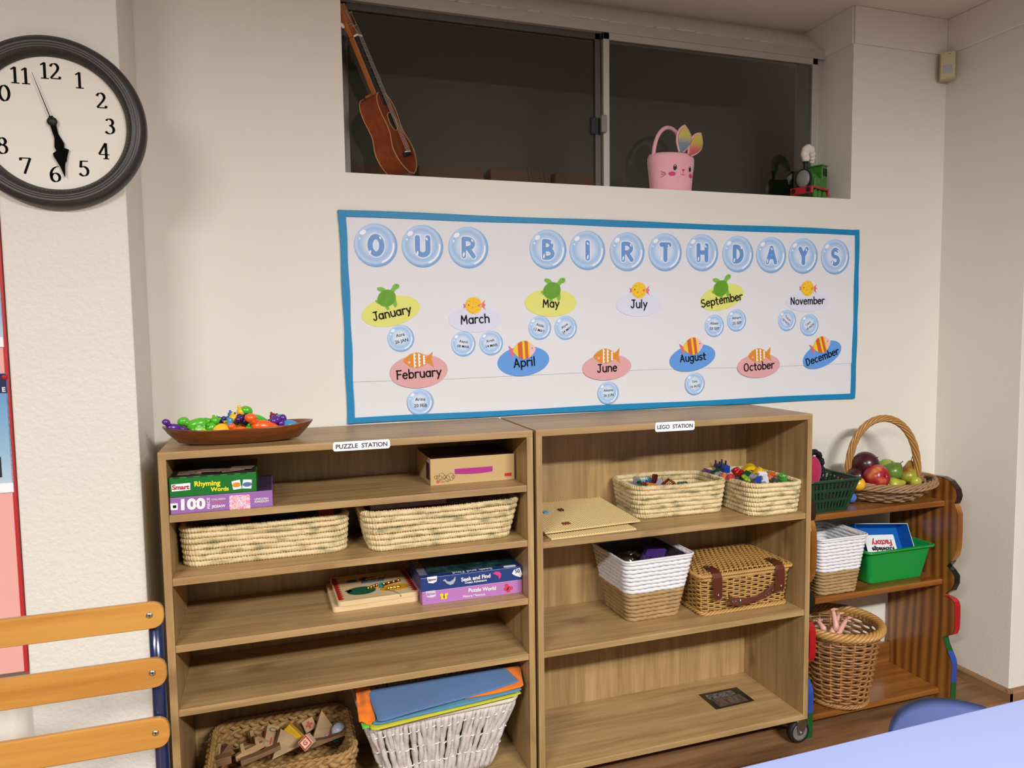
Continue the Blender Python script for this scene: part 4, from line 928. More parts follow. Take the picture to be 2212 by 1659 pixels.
_t = nt_.nodes.new('ShaderNodeBsdfTransparent'); _g = nt_.nodes.new('ShaderNodeBsdfGlossy'); _g.inputs['Roughness'].default_value = .12; _m = nt_.nodes.new('ShaderNodeMixShader'); _m.inputs[0].default_value = .16
nt_.links.new(_t.outputs[0], _m.inputs[1]); nt_.links.new(_g.outputs[0], _m.inputs[2]); nt_.links.new(_m.outputs[0], nt_.nodes['Material Output'].inputs[0])
film = film; obj('loose_film', g, film, t, world=True, smooth=True)
grn = mat('green_card', (14, 112, 40), .4)
ZR = S1+.0392
t, b = carton('word_game_box', 'green rhyming words game box lying on the purple jigsaw box', 'box', .0195, .208, YJ, -.120, ZR, ZR+.046, grn)
fquad(t, 'brand_patch', [(370,1047),(411,1043),(411,1058),(371,1062)], YJ, white_p)
ftext(t, 'brand_lettering', 'Smart', (372,1053), (409,1051), YJ, mat('logo_red', (178, 26, 30), .5), d=.0012, bold=.03)
yi = mat('yellow_ink', (246, 232, 40), .5)
ftext(t, 'title_lettering', 'Rhyming', (420,1047), (476,1044), YJ, yi, bold=.03); ftext(t, 'title_lettering', 'Words', (455,1057), (494,1055), YJ, yi, bold=.03)
fquad(t, 'picture_card', [(500,1040),(518,1036),(522,1055),(504,1058)], YJ, white_p); fquad(t, 'picture_card', [(525,1036),(544,1036),(543,1055),(523,1055)], YJ, white_p)
for c, a, b_, m in (((511,1047), .009, .006, oran), ((534,1046), .010, .0055, mat('plate_blue', (84, 110, 170), .5))):
    p = fpt(*c, YJ, .0009); decal('picture', circ(16, a, b_), m, t, p)
g = G()
for k in range(6): x = .028+k*.029; g.box(x, x+.014, YJ-.0006, YJ+.001, ZR+.043, ZR+.0465)
obj('green_tabs', g, mat('dark_green_tab', (8, 66, 26), .5), t, world=True)
g = G(); g.box(.0215, .206, YJ+.002, -.122, ZR+.046, ZR+.0464); obj('lid_picture', g, mat('dark_photo_print', (48, 44, 40), .3, var=.7, vscale=50), t, world=True)
for k in range(6):
    x = .040+k*.023; g = G(); zz = ZR+.0466+.0013*(k % 3)
    g.prism(xf(rrect2(.052, .036, .002), rot=.3*math.sin(k*2)), (x+.02, YJ+.045+.012*math.sin(k*3), zz), XR, YU, 0, -.0012)
    o = obj('picture_card', g, mat('brown_card_print', (132, 108, 92), .5, var=.5, vscale=70), bevel=.0003)
    tag(o, ['leftmost', 'second from left', 'third from left', 'third from right', 'second from right', 'rightmost'][k]+' loose brown picture card on the green game box', 'card', 'loose cards on the green game box')

# kraft carton with magenta slot
YK = -.2345; kraft = mat('kraft_card', (196, 166, 114), .6, var=.06, vscale=60)
t, b = carton('kraft_box', 'brown kraft cardboard box with magenta slot on the top shelf, right end', 'box', .642, .878, YK, -.045, S1, S1+.072, kraft)
g = G(); g.box(.644, .876, YK+.003, -.047, S1+.072, S1+.0725); obj('dark_lid', g, mat('wine_print', (52, 22, 30), .35, var=.5, vscale=40), t, world=True)
fquad(t, 'slot', [(982,1013),(1064,1007),(1064,1018),(1040,1022),(1010,1024),(982,1024)], YK, mat('magenta_card', (170, 40, 130), .5))
fquad(t, 'red_logo', [(1090,1022),(1105,1021),(1105,1028),(1090,1029)], YK, mat('logo_scarlet', (196, 40, 44), .5))
words(t, 'logo_lettering', 'miniso', .0175, white_p, fpt(1097.5, 1019.5, YK), bold=.02) if False else None
g = G()
for k in range(7):
    c = fpt(942+6.2*k, 1031+2*math.sin(k*2), YK); r = .0045+.0025*(k % 3)
    g.tube([(c.x+r*math.cos(a)*(1+.25*math.sin(3*a+k)), c.y, c.z+r*math.sin(a)) for a in [i*2*PI/16 for i in range(16)]], .0004, 4, closed=True, ref=(0,1,0))
obj('line_drawing', g, mat('brown_line', (92, 64, 40), .6), t, world=True)
p = fpt(946, 1041, YK); decal('heart', [(0,-.005),(.005,.001),(.003,.004),(0,.002),(-.003,.004),(-.005,.001)], mat('heart_orange', (214, 84, 40), .5), t, p)
ftext(t, 'small_print', 'creative toys', (950,1041), (971,1040), YK, mat('tan_ink', (160, 110, 60), .6))
# left side of the carton: magenta window
g = G(); g.box(.6414, .6422, YK+.012, YK+.055, S1+.012, S1+.058); obj('side_slot', g, mat('dark_wine', (70, 24, 48), .5), t, world=True)

# things inside the two long palm baskets
def slab(name, label, cat, x0, x1, y0, y1, z0, z1, m, rot=(0,0,0), group=None, parts=None, bevel=.001):
    c = Vector(((x0+x1)/2, (y0+y1)/2, z0)); g = G(); g.box(x0-c.x, x1-c.x, y0-c.y, y1-c.y, 0, z1-z0)
    o = obj(name, g, m, loc=c, bevel=bevel); o.rotation_euler = rot; tag(o, label, cat, group); return o
BA = 'boxes and books inside the left palm basket'
slab('picture_book', 'purple picture book inside the left long palm basket', 'book', .19, .30, -.20, -.11, S2+.075, S2+.083, mat('book_purple', (64, 40, 130), .4), (.1, -.10, .1), BA)
slab('picture_book', 'green edged book inside the left long palm basket', 'book', .24, .37, -.16, -.095, S2+.088, S2+.095, mat('book_green', (28, 100, 50), .4), (.05, -.03, .04), BA)
slab('picture_book', 'dark blue book lying across the left long palm basket', 'book', .28, .39, -.135, -.09, S2+.097, S2+.102, mat('book_navy', (24, 30, 74), .4), (0, .0, .05), BA)
slab('card_box', 'orange red card box at the right end of the left long palm basket', 'box', .352, .390, -.19, -.12, S2+.070, S2+.108, mat('card_orange', (206, 76, 30), .4), (0, 0, .05), BA)
slab('puzzle_piece', 'small orange puzzle piece in the left long palm basket', 'puzzle piece', .160, .186, -.15, -.11, S2+.080, S2+.092, mat('card_orange', (206, 76, 30), .4), (.3, .1, 0), BA)
slab('puzzle_tray', 'dark flat puzzle tray inside the left long palm basket', 'puzzle', .06, .20, -.21, -.10, S2+.062, S2+.070, mat('dark_teal', (30, 44, 48), .5), (0, 0, .02), BA)
y = -.232; t = thing('card_game_box', 'red and white banded box inside the right long palm basket', 'box', (.585, -.17, S2+.02), .02)
g = G(); g.box(-.105, .105, -.055, .055, 0, .100); obj('box_body', g, mat('card_red', (158, 20, 28), .4), t, bevel=.001)
g = G(); g.box(-.103, .100, -.0556, -.0550, .076, .094); obj('white_band', g, mat('band_grey_white', (206, 204, 208), .4), t)
g = G()
for k in range(1, 6): x = -.103+k*.0338; g.box(x-.0004, x+.0004, -.0560, -.0556, .076, .094)
obj('band_lines', g, mat('band_line', (150, 148, 156), .4), t)
def bag(name, label, c, r, par=None, seed=1):
    rn = random.Random(seed); ph = [rn.random()*6 for _ in range(8)]
    def fn(a, b):
        th = a*2*PI; p = b*PI; k = 1+.14*math.sin(5*th+ph[0])*math.sin(p)+.10*math.sin(9*th+4*p+ph[1])+.07*math.sin(13*p+3*th+ph[2])
        return Vector((r[0]*math.sin(p)*math.cos(th)*k, r[1]*math.sin(p)*math.sin(th)*k, -r[2]*math.cos(p)*k+r[2]))
    g = G(); g.grid(fn, 40, 22, cu=True); o = obj(name, g, film, loc=c, smooth=True); tag(o, label, 'plastic bag'); return o
bag('plastic_bag', 'crumpled clear plastic bag inside the right long palm basket', (.765, -.165, S2+.045), (.066, .060, .028), seed=4)

bag('plastic_bag', 'crumpled clear plastic bag inside the white and brown rope basket, right bookcase', (1.285, -.150, R2+.105), (.058, .055, .040), seed=9)
t = thing('foam_shape', 'purple foam shape with cut out curve, inside the white and brown rope basket', 'foam shape', (1.372, -.120, R2+.160), .2); t.rotation_euler = (.35, .15, .1)
g = G(); g.prism(rrect2(.075, .055, .006), (0,0,0), XR, ZU, -.010, .010); fs_ = obj('foam_block', g, mat('purple_foam', (78, 40, 132), .7), t, bevel=.002)
g = G(); P = [(-.016,-.0105,.016)]+[(.016*math.cos(a), -.0105, -.002+.016*math.sin(a)) for a in [PI+PI*i/12 for i in range(13)]]+[(.016,-.0105,.016)]; g.tube(P, .0035, 6); obj('dark_curve', g, mat('dark_purple', (38, 20, 66), .7), fs_, smooth=True)

# latch boards and puzzle boxes, third shelf
LBD = [atZ(717,1324,S3), atZ(905,1297,S3), atZ(873,1232,S3+.004), atZ(707,1255,S3+.004)]
def board(name, label, x0, x1, y0, y1, z0, th, rot):
    c = ((x0+x1)/2, (y0+y1)/2, z0); t = thing(name, label, 'puzzle board', c, rot, 'wooden latch boards')
    g = G(); g.prism(rrect2(x1-x0, y1-y0, .012), (0,0,0), XR, YU, 0, -th); obj('ply_board', g, board_w, t, bevel=.001); return t
board('latch_board', 'lower of the two stacked wooden latch boards on the third shelf', .376, .602, -.243, -.050, S3, .014, .02)
t = board('latch_board', 'upper wooden latch board with painted animals and brass latches', .388, .602, -.245, -.045, S3+.0145, .013, .03)
W2, D2, ZB = .107, .100, .0134
def bp_(name, pts, m, z=ZB, th=.0006): g = G(); g.prism(pts, (0,0,z), XR, YU, 0, -th); return obj(name, g, m, t)
redp = mat('board_red', (170, 34, 34), .5); dgr = mat('board_green', (18, 92, 62), .45, var=.15, vscale=60); bluep = mat('board_blue', (84, 122, 168), .5); orp = mat('board_amber', (218, 156, 32), .5)
for s in (-1, 1):
    pts = [(s*W2*.965, -D2*.88)]
    for k in range(12): yy = -D2*.88+k*D2*1.76/12; pts += [(s*W2*.90, yy), (s*W2*.82, yy+D2*1.76/24), (s*W2*.90, yy+D2*1.76/12)]
    pts += [(s*W2*.965, D2*.88)]
    bp_('red_teeth_border', pts, redp)
bp_('green_turtle_shape', circ(20, .038, .030, 0, -.038, -.038), dgr); bp_('green_tail_shape', [(-.072,-.045),(-.060,-.03),(-.066,-.018),(-.080,-.026)], mat('board_dark_brown', (74, 50, 34), .5))
bp_('blue_patch_shape', [(-.030,.018),(.032,.018),(.040,.052),(.0,.064),(-.024,.050)], bluep); bp_('amber_car_shape', circ(20, .040, .024, .1, .050, -.046), orp)
bp_('green_leaf_shape', circ(12, .014, .010, 0, -.052, .048), dgr); bp_('brown_animal_shape', circ(12, .015, .010, .2, -.020, .056), mat('board_brown', (120, 70, 36), .5))
bp_('teal_door_shape', [(.008,-.034),(.022,-.038),(.032,.0),(.018,.004)], mat('board_teal', (48, 160, 148), .45)); bp_('dark_track_shape', [(.022,-.026),(.074,-.006),(.070,.006),(.020,-.012)], mat('board_dark_brown', (74, 50, 34), .5), ZB+.0003)
brass = mat('brass', (214, 176, 96), .25, 1.0)
for (x, yy, a, L) in ((.012,.038,.15,.050),(-.006,-.026,.6,.030),(.048,-.010,.35,.046),(.046,-.056,.02,.028)):
    g = G(); ca, sa = math.cos(a), math.sin(a)
    for k in range(4):
        q = -L/2+L*k/3; g.box(-.0,0,0,0,0,0) if False else g.ell((x+q*ca, yy+q*sa, ZB+.004), (.0045, .0045, .0032), 8, 5)
    g.tube([(x-L/2*ca, yy-L/2*sa, ZB+.004), (x+L/2*ca, yy+L/2*sa, ZB+.004)], .0022, 6); g.prism(xf(rrect2(L, .012, .002), rot=a, dx=x, dy=yy), (0,0,ZB), XR, YU, 0, -.0012)
    obj('brass_latch', g, brass, t)
g = G(); g.tube([(.022,-.058,ZB+.002),(.040,-.078,ZB+.003),(.052,-.098,ZB+.001),(.056,-.104,ZB-.006)], .0011, 5); obj('cord', g, mat('grey_cord', (130, 140, 150), .6), t, smooth=True)
YW = -.2745
t, b = carton('puzzle_box', 'pink purple butterfly puzzle box under the navy box, third shelf', 'box', .6045, .8815, YW, -.115, S3, S3+.0365, mat('orchid_card', (178, 120, 186), .4))
ftext(t, 'title_lettering', 'Puzzle World', (1012,1275), (1071,1270), YW, white_ink, bold=.03); ftext(t, 'subtitle_lettering', 'Nature Materials', (1000,1288), (1048,1283), YW, white_ink, bold=.01)
fquad(t, 'white_badge', [(919,1277),(940,1275),(942,1287),(934,1291),(922,1290)], YW, mat('badge_pale', (214, 196, 222), .5)); ftext(t, 'badge_lettering', 'Jigsaw', (921,1283.5), (940,1282), YW, mat('badge_ink', (120, 96, 150), .5), d=.0012)
def butterfly(par, px, py, y, s, m, m2, rot=0):
    c = fpt(px, py, y); L = []
    for sx in (-1, 1):
        for (cx, cy, a, b_) in ((.5, .35, .55, .38), (.4, -.4, .40, .32)):
            g = G(); g.prism(xf(circ(16, a, b_, sx*.5, sx*cx, cy), s, rot=rot), c, XR, ZU, 0, -.0003); L.append((g, m))
    g = G(); g.prism(xf(circ(10, .10, .55), s, rot=rot), (c.x, c.y-.0004, c.z), XR, ZU, 0, -.0003); L.append((g, m2)); multi('butterfly_picture', L, par, world=True)
butterfly(t, 959, 1288, YW, .011, mat('butterfly_yellow', (228, 206, 60), .5), ink); butterfly(t, 1097, 1271, YW, .013, mat('butterfly_red', (206, 54, 84), .5), ink, -.6)
t, b = carton('puzzle_box', 'navy seek and find puzzle box on top of the pink purple box', 'box', .6010, .8830, YW-.001, -.118, S3+.0368, S3+.0735, mat('navy_card', (30, 60, 124), .35))
YW2 = YW-.001
g = G(); g.box(.626, .870, YW2+.022, -.128, S3+.0735, S3+.0738); obj('lid_picture', g, ramp_mat('sea_print', 'noise', [(.35, (12, 30, 34)), (.5, (22, 62, 70)), (.66, (60, 92, 90)), (.74, (150, 40, 60))], .2, 26), t, world=True)
g = G(); g.box(.603, .624, YW2+.022, -.120, S3+.0735, S3+.0738); g2 = G(); obj('lid_side_panel', g, mat('lid_grey_print', (120, 116, 128), .3, var=.4, vscale=60), t, world=True)
words(t, 'lid_lettering', 'Seek and Find', .110, white_ink, (.745, YW2+.011, S3+.0737), (-1,0,0), (0,-1,0), bold=.02)
g = G(); g.prism(rrect2(.036, .013, .006), (.850, YW2+.012, S3+.0736), XR, YU, 0, -.0004); obj('lid_badge', g, white_p, t, world=True)
ftext(t, 'title_lettering', 'Seek and Find', (996,1252), (1059,1243), YW2, white_ink, bold=.03); ftext(t, 'subtitle_lettering', 'Ocean Adventure', (1004,1258.5), (1051,1252.5), YW2, white_ink, bold=.02)
fquad(t, 'white_badge', [(922,1247),(944,1244),(943,1256),(935,1260),(925,1259)], YW2, white_p); ftext(t, 'badge_lettering', 'Jigsaw', (924,1253), (942,1251), YW2, mat('badge_blue', (40, 60, 120), .5), d=.0012, bold=.02)
fquad(t, 'count_badge', [(1110,1231),(1123,1226),(1128,1240),(1124,1247),(1112,1243),(1106,1239)], YW2, white_p); ftext(t, 'count_lettering', '50', (1112,1234), (1122,1232.5), YW2, mat('badge_blue', (40, 60, 120), .5), d=.0012, bold=.02)
c = fpt(972, 1257, YW2); P = [(-.020,.006),(-.014,.004),(-.010,-.002),(0,-.008),(.009,-.006),(.015,.004),(.015,.014),(.009,.006),(.0,.001),(-.008,.003),(-.013,.010)]
decal('whale_picture', P, mat('whale_grey', (176, 176, 190), .5), t, c); c = fpt(1075, 1242, YW2)
decal('fish_picture', [(-.014,.006),(-.006,.010),(.004,.009),(.010,.002),(.008,-.008),(.003,-.012),(.002,-.004),(-.004,.001)], mat('fish_magenta', (214, 60, 130), .5), t, c)

# ------------------------------------------------------------------ building bricks and base plates
ABS = {}
def abs_m(n, c):
    if n not in ABS: ABS[n] = mat('brick_'+n, c, .28, coat=.2)
    return ABS[n]
for n, c in dict(slate=(104,114,130), sky=(84,160,206), maroon=(84,20,28), amber=(222,132,26), rust=(126,50,26), forest=(20,74,50), lilac=(178,174,196), royal=(30,70,160), navy=(24,34,74), purple=(84,44,120), white=(236,236,240), red=(176,20,26), rose=(196,74,80), coral=(222,128,92), yellow=(236,196,24), orange=(226,96,40), lime=(128,168,46), green=(74,158,64), grey=(140,144,156), darkgrey=(66,70,80), teal=(48,92,92)).items(): abs_m(n, c)
def brick(label, kind, col, p, L, W, Hh, rot, group):
    g = G(); hx, hy = L/2, W/2
    if kind in ('brick', 'plate', 'cart'):
        g.box(-hx, hx, -hy, hy, 0, Hh); nx = max(1, round(L/.008)); ny = max(1, round(W/.008))
        for i in range(nx):
            for j in range(ny): g.lathe([(0, Hh+.0017), (.0024, Hh+.0017), (.0024, Hh-.0004)], (-hx+L*(i+.5)/nx, -hy+W*(j+.5)/ny, 0), 10)
        if kind == 'cart':
            for sx in (-1, 1): g.box(sx*hx*.7-.002, sx*hx*.7+.002, -hy, -hy+.004, Hh, Hh+.014); g.box(sx*hx*.7-.002, sx*hx*.7+.002, hy-.004, hy, Hh, Hh+.014)
    elif kind == 'slope':
        g.prism([(-hx, 0), (hx, 0), (hx, Hh*.25), (0, Hh), (-hx, Hh)], (0, hy, 0), XR, ZU, 0, -W)
    elif kind == 'round':
        g.lathe([(0, 0), (hx, 0), (hx, Hh*.8), (hx*.86, Hh*.8), (hx*.86, Hh), (hx*.6, Hh), (hx*.6, Hh*.7), (0, Hh*.7)], (0,0,0), 20)
    elif kind == 'window':
        for a in (-hx, hx-.003): g.box(a, a+.003, -hy, hy, 0, Hh)
        g.box(-hx, hx, -hy, hy, 0, .003); g.box(-hx, hx, -hy, hy, Hh-.003, Hh)
        for k in range(1, 5): x = -hx+L*k/5; g.box(x-.0008, x+.0008, -.001, .001, .003, Hh-.003)
    elif kind == 'arch':
        P = circ(14, hx, Hh, t0=0, t1=PI)+circ(14, hx*.68, Hh*.66, t0=PI, t1=0); g.prism(P, (0, hy, 0), XR, ZU, 0, -W)
    elif kind == 'flower':
        for k in range(5): a = k*2*PI/5; g.ell((hx*.55*math.cos(a), hx*.55*math.sin(a), Hh*.5), (hx*.5, hx*.5, Hh*.5), 10, 6)
        g.ell((0,0,Hh*.6), (hx*.4, hx*.4, Hh*.5), 10, 6)
    o = obj('toy_brick', g, abs_m(*col) if isinstance(col, tuple) else ABS[col], loc=p, bevel=.0004 if kind not in ('flower', 'round') else 0, smooth=kind == 'flower')
    o.rotation_euler = rot; return tag(o, label, 'toy brick', group)
GC = 'toy bricks in the half empty palm basket'
for lab, kd, c, px, py, z, L, W, Hh, rot in (
  ('slate grey sloped brick, leftmost in the half empty basket', 'slope', 'slate', 1366, 1047, .825, .040, .024, .018, (.3,-.5,.5)),
  ('pale grey brick standing behind the slate sloped brick', 'brick', 'grey', 1372, 1036, .832, .016, .016, .018, (.4,.2,.3)),
  ('flat sky blue plate at the back of the brick pile', 'plate', 'sky', 1393, 1037, .834, .040, .024, .005, (.9,.1,-.2)),
  ('tall maroon brick standing up in the middle', 'brick', 'maroon', 1412, 1034, .832, .016, .010, .028, (.1,.15,.1)),
  ('small royal blue slope in front of the sky blue plate', 'slope', 'royal', 1399, 1041, .834, .014, .012, .010, (.2,.2,.2)),
  ('amber yellow plate with ribs at the front', 'plate', 'amber', 1411, 1049, .834, .044, .018, .006, (.2,.3,-.1)),
  ('small red slope at the left end of the amber plate', 'slope', 'red', 1394, 1045, .834, .018, .016, .009, (.2,.3,.3)),
  ('rust brown barred window frame piece, right of the pile', 'window', 'rust', 1439, 1041, .828, .036, .010, .026, (.7,.5,.3)),
  ('lilac grey brick between the maroon and rust pieces', 'brick', 'lilac', 1424, 1042, .830, .018, .016, .016, (.3,.3,.4)),
  ('dark green plate at the front left of the pile', 'plate', 'forest', 1382, 1051, .832, .040, .014, .005, (.1,-.1,.1)),
  ('small dark green brick against the pale grey one', 'brick', 'forest', 1380, 1042, .834, .014, .010, .010, (.3,.1,.6)),
  ('grey green bar lying alone at the right of the basket', 'plate', 'teal', 1474, 1043, .822, .034, .010, .006, (0,0,.05))):
    q = atZ(px, py, z+Hh*.5); q.z -= Hh*.5; brick(lab, kd, c, q, L, W, Hh, rot, GC)
GD = 'toy bricks heaped in the full palm basket'
for lab, kd, c, px, py, y, L, W, Hh, rot in (
  ('purple plate at the far left of the heaped basket', 'plate', 'purple', 1529, 1017, -.09, .030, .014, .006, (.2,.3,-.3)),
  ('long dark green plate behind the pale pieces', 'plate', 'forest', 1546, 1018, -.10, .044, .012, .005, (.1,-.2,.4)),
  ('navy wheeled cart piece at the back left of the heap', 'cart', 'navy', 1556, 1006, -.06, .040, .022, .009, (.1,.0,.2)),
  ('royal blue brick beside the navy cart piece', 'brick', 'royal', 1566, 1013, -.10, .024, .018, .022, (.2,.1,.1)),
  ('white slope between blue brick and red flower', 'slope', 'white', 1577, 1011, -.10, .020, .016, .016, (.2,-.2,.5)),
  ('small pale grey piece at the left front of the heap', 'brick', 'grey', 1550, 1024, -.14, .022, .014, .008, (.2,.1,.7)),
  ('red flower shaped piece', 'flower', 'red', 1588, 1017, -.12, .034, .034, .024, (.7,.2,.1)),
  ('second red piece right of the red flower', 'round', 'red', 1598, 1021, -.14, .022, .022, .018, (.5,.5,0)),
  ('coral orange round piece at the left front', 'round', 'coral', 1564, 1027, -.17, .020, .020, .014, (.3,.1,0)),
  ('rose red round piece in front of the red flower', 'round', 'rose', 1576, 1030, -.19, .022, .022, .016, (.6,.1,0)),
  ('dark grey plate at the front left edge of the heap', 'plate', 'darkgrey', 1594, 1032, -.20, .030, .016, .006, (.1,.1,-.5)),
  ('large yellow arch piece, highest in the heap', 'arch', 'yellow', 1618, 1014, -.11, .052, .030, .036, (.2,.3,-.4)),
  ('yellow cup piece leaning on the yellow arch', 'round', 'yellow', 1634, 1018, -.14, .030, .030, .028, (.5,.4,.2)),
  ('white grille plate right of the yellow cup', 'plate', 'white', 1648, 1024, -.17, .034, .022, .006, (.5,.1,.1)),
  ('second white plate under the grille plate', 'plate', 'white', 1651, 1030, -.19, .036, .022, .006, (.4,.1,.1)),
  ('orange slope piece at the right of the white plates', 'slope', 'orange', 1667, 1024, -.17, .028, .018, .020, (.2,-.3,.6)),
  ('coral slope in front of the orange slope', 'slope', 'coral', 1664, 1033, -.21, .022, .018, .018, (.2,.2,-.3)),
  ('lime green leaf piece in the front middle', 'flower', 'lime', 1609, 1032, -.22, .034, .030, .012, (.6,.2,.4)),
  ('forest green plate behind the lime leaf piece', 'plate', 'forest', 1611, 1024, -.17, .030, .018, .008, (.4,-.4,.4)),
  ('grey brick between lime leaf and blue brick', 'brick', 'grey', 1625, 1031, -.20, .024, .018, .016, (.3,-.3,.5)),
  ('royal blue brick in the front of the heap', 'brick', 'royal', 1636, 1036, -.24, .022, .016, .018, (.5,.2,.6)),
  ('white slope standing in the front of the heap', 'slope', 'white', 1652, 1037, -.25, .026, .016, .024, (-.3,.8,.3)),
  ('dark grey wedge right of the white slope', 'slope', 'darkgrey', 1674, 1037, -.24, .026, .014, .010, (.1,.3,.3)),
  ('green drum piece at the right end of the heap', 'round', 'green', 1693, 1033, -.22, .034, .034, .030, (.3,-.3,0)),
  ('lilac slope right of the green drum piece', 'slope', 'lilac', 1708, 1037, -.24, .022, .020, .020, (.1,.3,.2)),
  ('navy brick tucked beside the front royal blue brick', 'brick', 'navy', 1644, 1034, -.235, .014, .014, .014, (.2,.2,.9))):
    q = atY(px, py, y); q.z -= Hh*.5; brick(lab, kd, c, q, L, W, Hh, rot, GD)

bpm = mat('tan_plastic', (222, 200, 146), .35)
def baseplate(label, c, w, d, nx, ny, rot, th=.0035):
    g = G(); g.box(-w/2, w/2, -d/2, d/2, 0, th); r = .0027
    for i in range(nx):
        for j in range(ny):
            x = -w/2+w*(i+.5)/nx; y_ = -d/2+d*(j+.5)/ny; P = [(x+r*math.cos(a), y_+r*math.sin(a)) for a in [k*PI/4 for k in range(8)]]
            g.add([(px, py, th) for px, py in P]+[(px, py, th+.0020) for px, py in P], [(k, (k+1) % 8, 8+(k+1) % 8, 8+k) for k in range(8)]+[tuple(range(8, 16))])
    o = obj('baseplate', g, bpm, loc=c); o.rotation_euler = rot; return tag(o, label, 'base plate', 'tan studded base plates')
baseplate('lower tan studded base plate, sticking out at the front right of the stack', (1.082, -.175, R1+.0004), .262, .262, 32, 32, (0, 0, .03))
baseplate('upper tan studded base plate, tilted up at the back, with small bricks on it', (1.090, -.150, R1+.020), .304, .248, 38, 31, (.075, 0, .07))
for lab, c, px, py, sx, sy in (('tiny blue brick at the left back corner of the upper base plate', 'royal', 1177.5, 1080, .022, .016), ('tiny dark brown brick in the middle of the upper base plate', 'maroon', 1211, 1101, .016, .016), ('tiny light blue brick at the left edge of the upper base plate', 'sky', 1178, 1106, .016, .020), ('brown brick near the front of the upper base plate', 'rust', 1223, 1131, .024, .016)):
    z = R1+.031+(.0 if py > 1120 else .004 if py > 1095 else .011); q = atZ(px, py, z); zz = R1+.020+(q.y+.150)*.075+.0056
    q = atZ(px, py, zz+.003); q.z = zz; o = brick(lab, 'plate', c, q, sx, sy, .0045, (.075, 0, .07), 'small bricks on the base plate')

# photo card lying in the lowest right bay
P = [atZ(*p, BT) for p in ((1547,1533),(1630,1514),(1591,1485),(1509,1501))]; c = sum(P, Vector())/4
t = thing('photo_card', 'small dark photo card lying flat in the lowest bay of the right bookcase', 'photo card', (c.x, c.y, BT))
g = G(); g.add([(p.x, p.y, BT+.0002) for p in P]+[(p.x, p.y, BT+.0010) for p in P], [(3,2,1,0),(4,5,6,7),(0,1,5,4),(1,2,6,5),(2,3,7,6),(3,0,4,7)]); obj('card', g, mat('black_card', (26, 24, 24), .4), t, world=True)
def sub4(P, a0, b0, a1, b1): return [P[0].lerp(P[1], u).lerp(P[3].lerp(P[2], u), v) for u, v in ((a0,b0),(a1,b0),(a1,b1),(a0,b1))]
for nm, q, m in (('print_lower', (.14,.08,.88,.56), ramp_mat('old_wood_print', 'noise', [(.35, (54, 44, 38)), (.6, (98, 84, 74))], .35, 40, (3,.6,1))), ('print_upper', (.10,.58,.80,.88), ramp_mat('grey_print', 'noise', [(.4, (34, 36, 42)), (.5, (110, 112, 118)), (.62, (60, 52, 44))], .35, 60))):
    Q = sub4(P, *q); g = G(); g.add([(p.x, p.y, BT+.0011) for p in Q], [(0,1,2,3)]); obj(nm, g, m, t, world=True)

# ------------------------------------------------------------------ wooden blocks in the hyacinth basket
GB = 'wooden blocks in the hyacinth basket'
yb = mat('block_yellow', (224, 176, 30), .45); rb = mat('block_red', (176, 34, 40), .5); gb_ = mat('block_olive', (66, 96, 40), .5); dkw = wood('dark_block_wood', [(.3, (96, 66, 40)), (.7, (140, 104, 68))], 'x', 60, 9, .6)
def block(label, px, py, z, pts, th, rot, m=block_w, name='wooden_block', cat='block'):
    q = atZ(px, py, z); g = G(); g.prism(pts, (0,0,0), XR, ZU, -th/2, th/2); o = obj(name, g, m, loc=q, bevel=.0012); o.rotation_euler = rot; return tag(o, label, cat, GB)
def rc(w, h): return [(-w/2,-h/2),(w/2,-h/2),(w/2,h/2),(-w/2,h/2)]
block('pale block with pointed top lying at the back of the basket', 586, 1563, .215, [(-.045,-.026),(.045,-.030),(.047,.010),(.0,.036),(-.040,.016)], .022, (-.75,.05,.0))
b = block('pale two legged battlement block at the front left', 535, 1618, .230, [(-.034,-.018),(.040,-.010),(.040,.004),(.030,.004),(.030,.024),(.020,.024),(.020,.004),(-.008,.002),(-.008,.022),(-.018,.022),(-.018,.0),(-.034,-.004)], .020, (-.2,-.12,.25))
block('second battlement block standing just behind the front one', 541, 1606, .222, [(-.030,-.014),(.030,-.014),(.030,.0),(.012,.0),(.012,.034),(.002,.034),(.002,.0),(-.030,.0)], .016, (-.2,-.1,.3))
b = block('upright block printed with a green oval and red mark', 584, 1592, .222, rc(.034,.056), .026, (-.65,.38,.1)); 
for nm, o_, a, bb_, m in (('green_oval', (.0, .016), .012, .006, gb_), ('oval_centre', (.0, .016), .007, .003, block_w), ('red_mark', (0, -.012), .003, .010, rb)):
    g = G(); g.prism(circ(18, a, bb_, cx=o_[0], cy=o_[1]), (0, -.0131-(.0003 if nm == 'oval_centre' else 0), 0), XR, ZU, 0, -.0005); obj(nm, g, m, b)
block('triangular prism block leaning in the middle front', 613, 1602, .222, [(-.045,-.026),(.048,-.030),(.0,.036)], .030, (-.45,-.15,.35))
b = block('long bright yellow block lying diagonally', 636, 1585, .232, rc(.060,.022), .026, (-.3,.80,-.35), yb); g = G(); g.lathe([(.003, 0), (.005, 0), (.005, .0005), (.003, .0005)], (.0305, 0, .0), 14, M3=Matrix.Rotation(PI/2, 3, 'Y')); obj('ring_mark', g, mat('mark_gold', (196, 140, 30), .5), b)
block('dark brown stick behind the yellow block', 654, 1578, .212, rc(.070,.018), .018, (0,.7,-.3), dkw)
b = block('cube with a red cross', 668, 1566, .226, rc(.032,.032), .032, (-.55,-.35,.15))
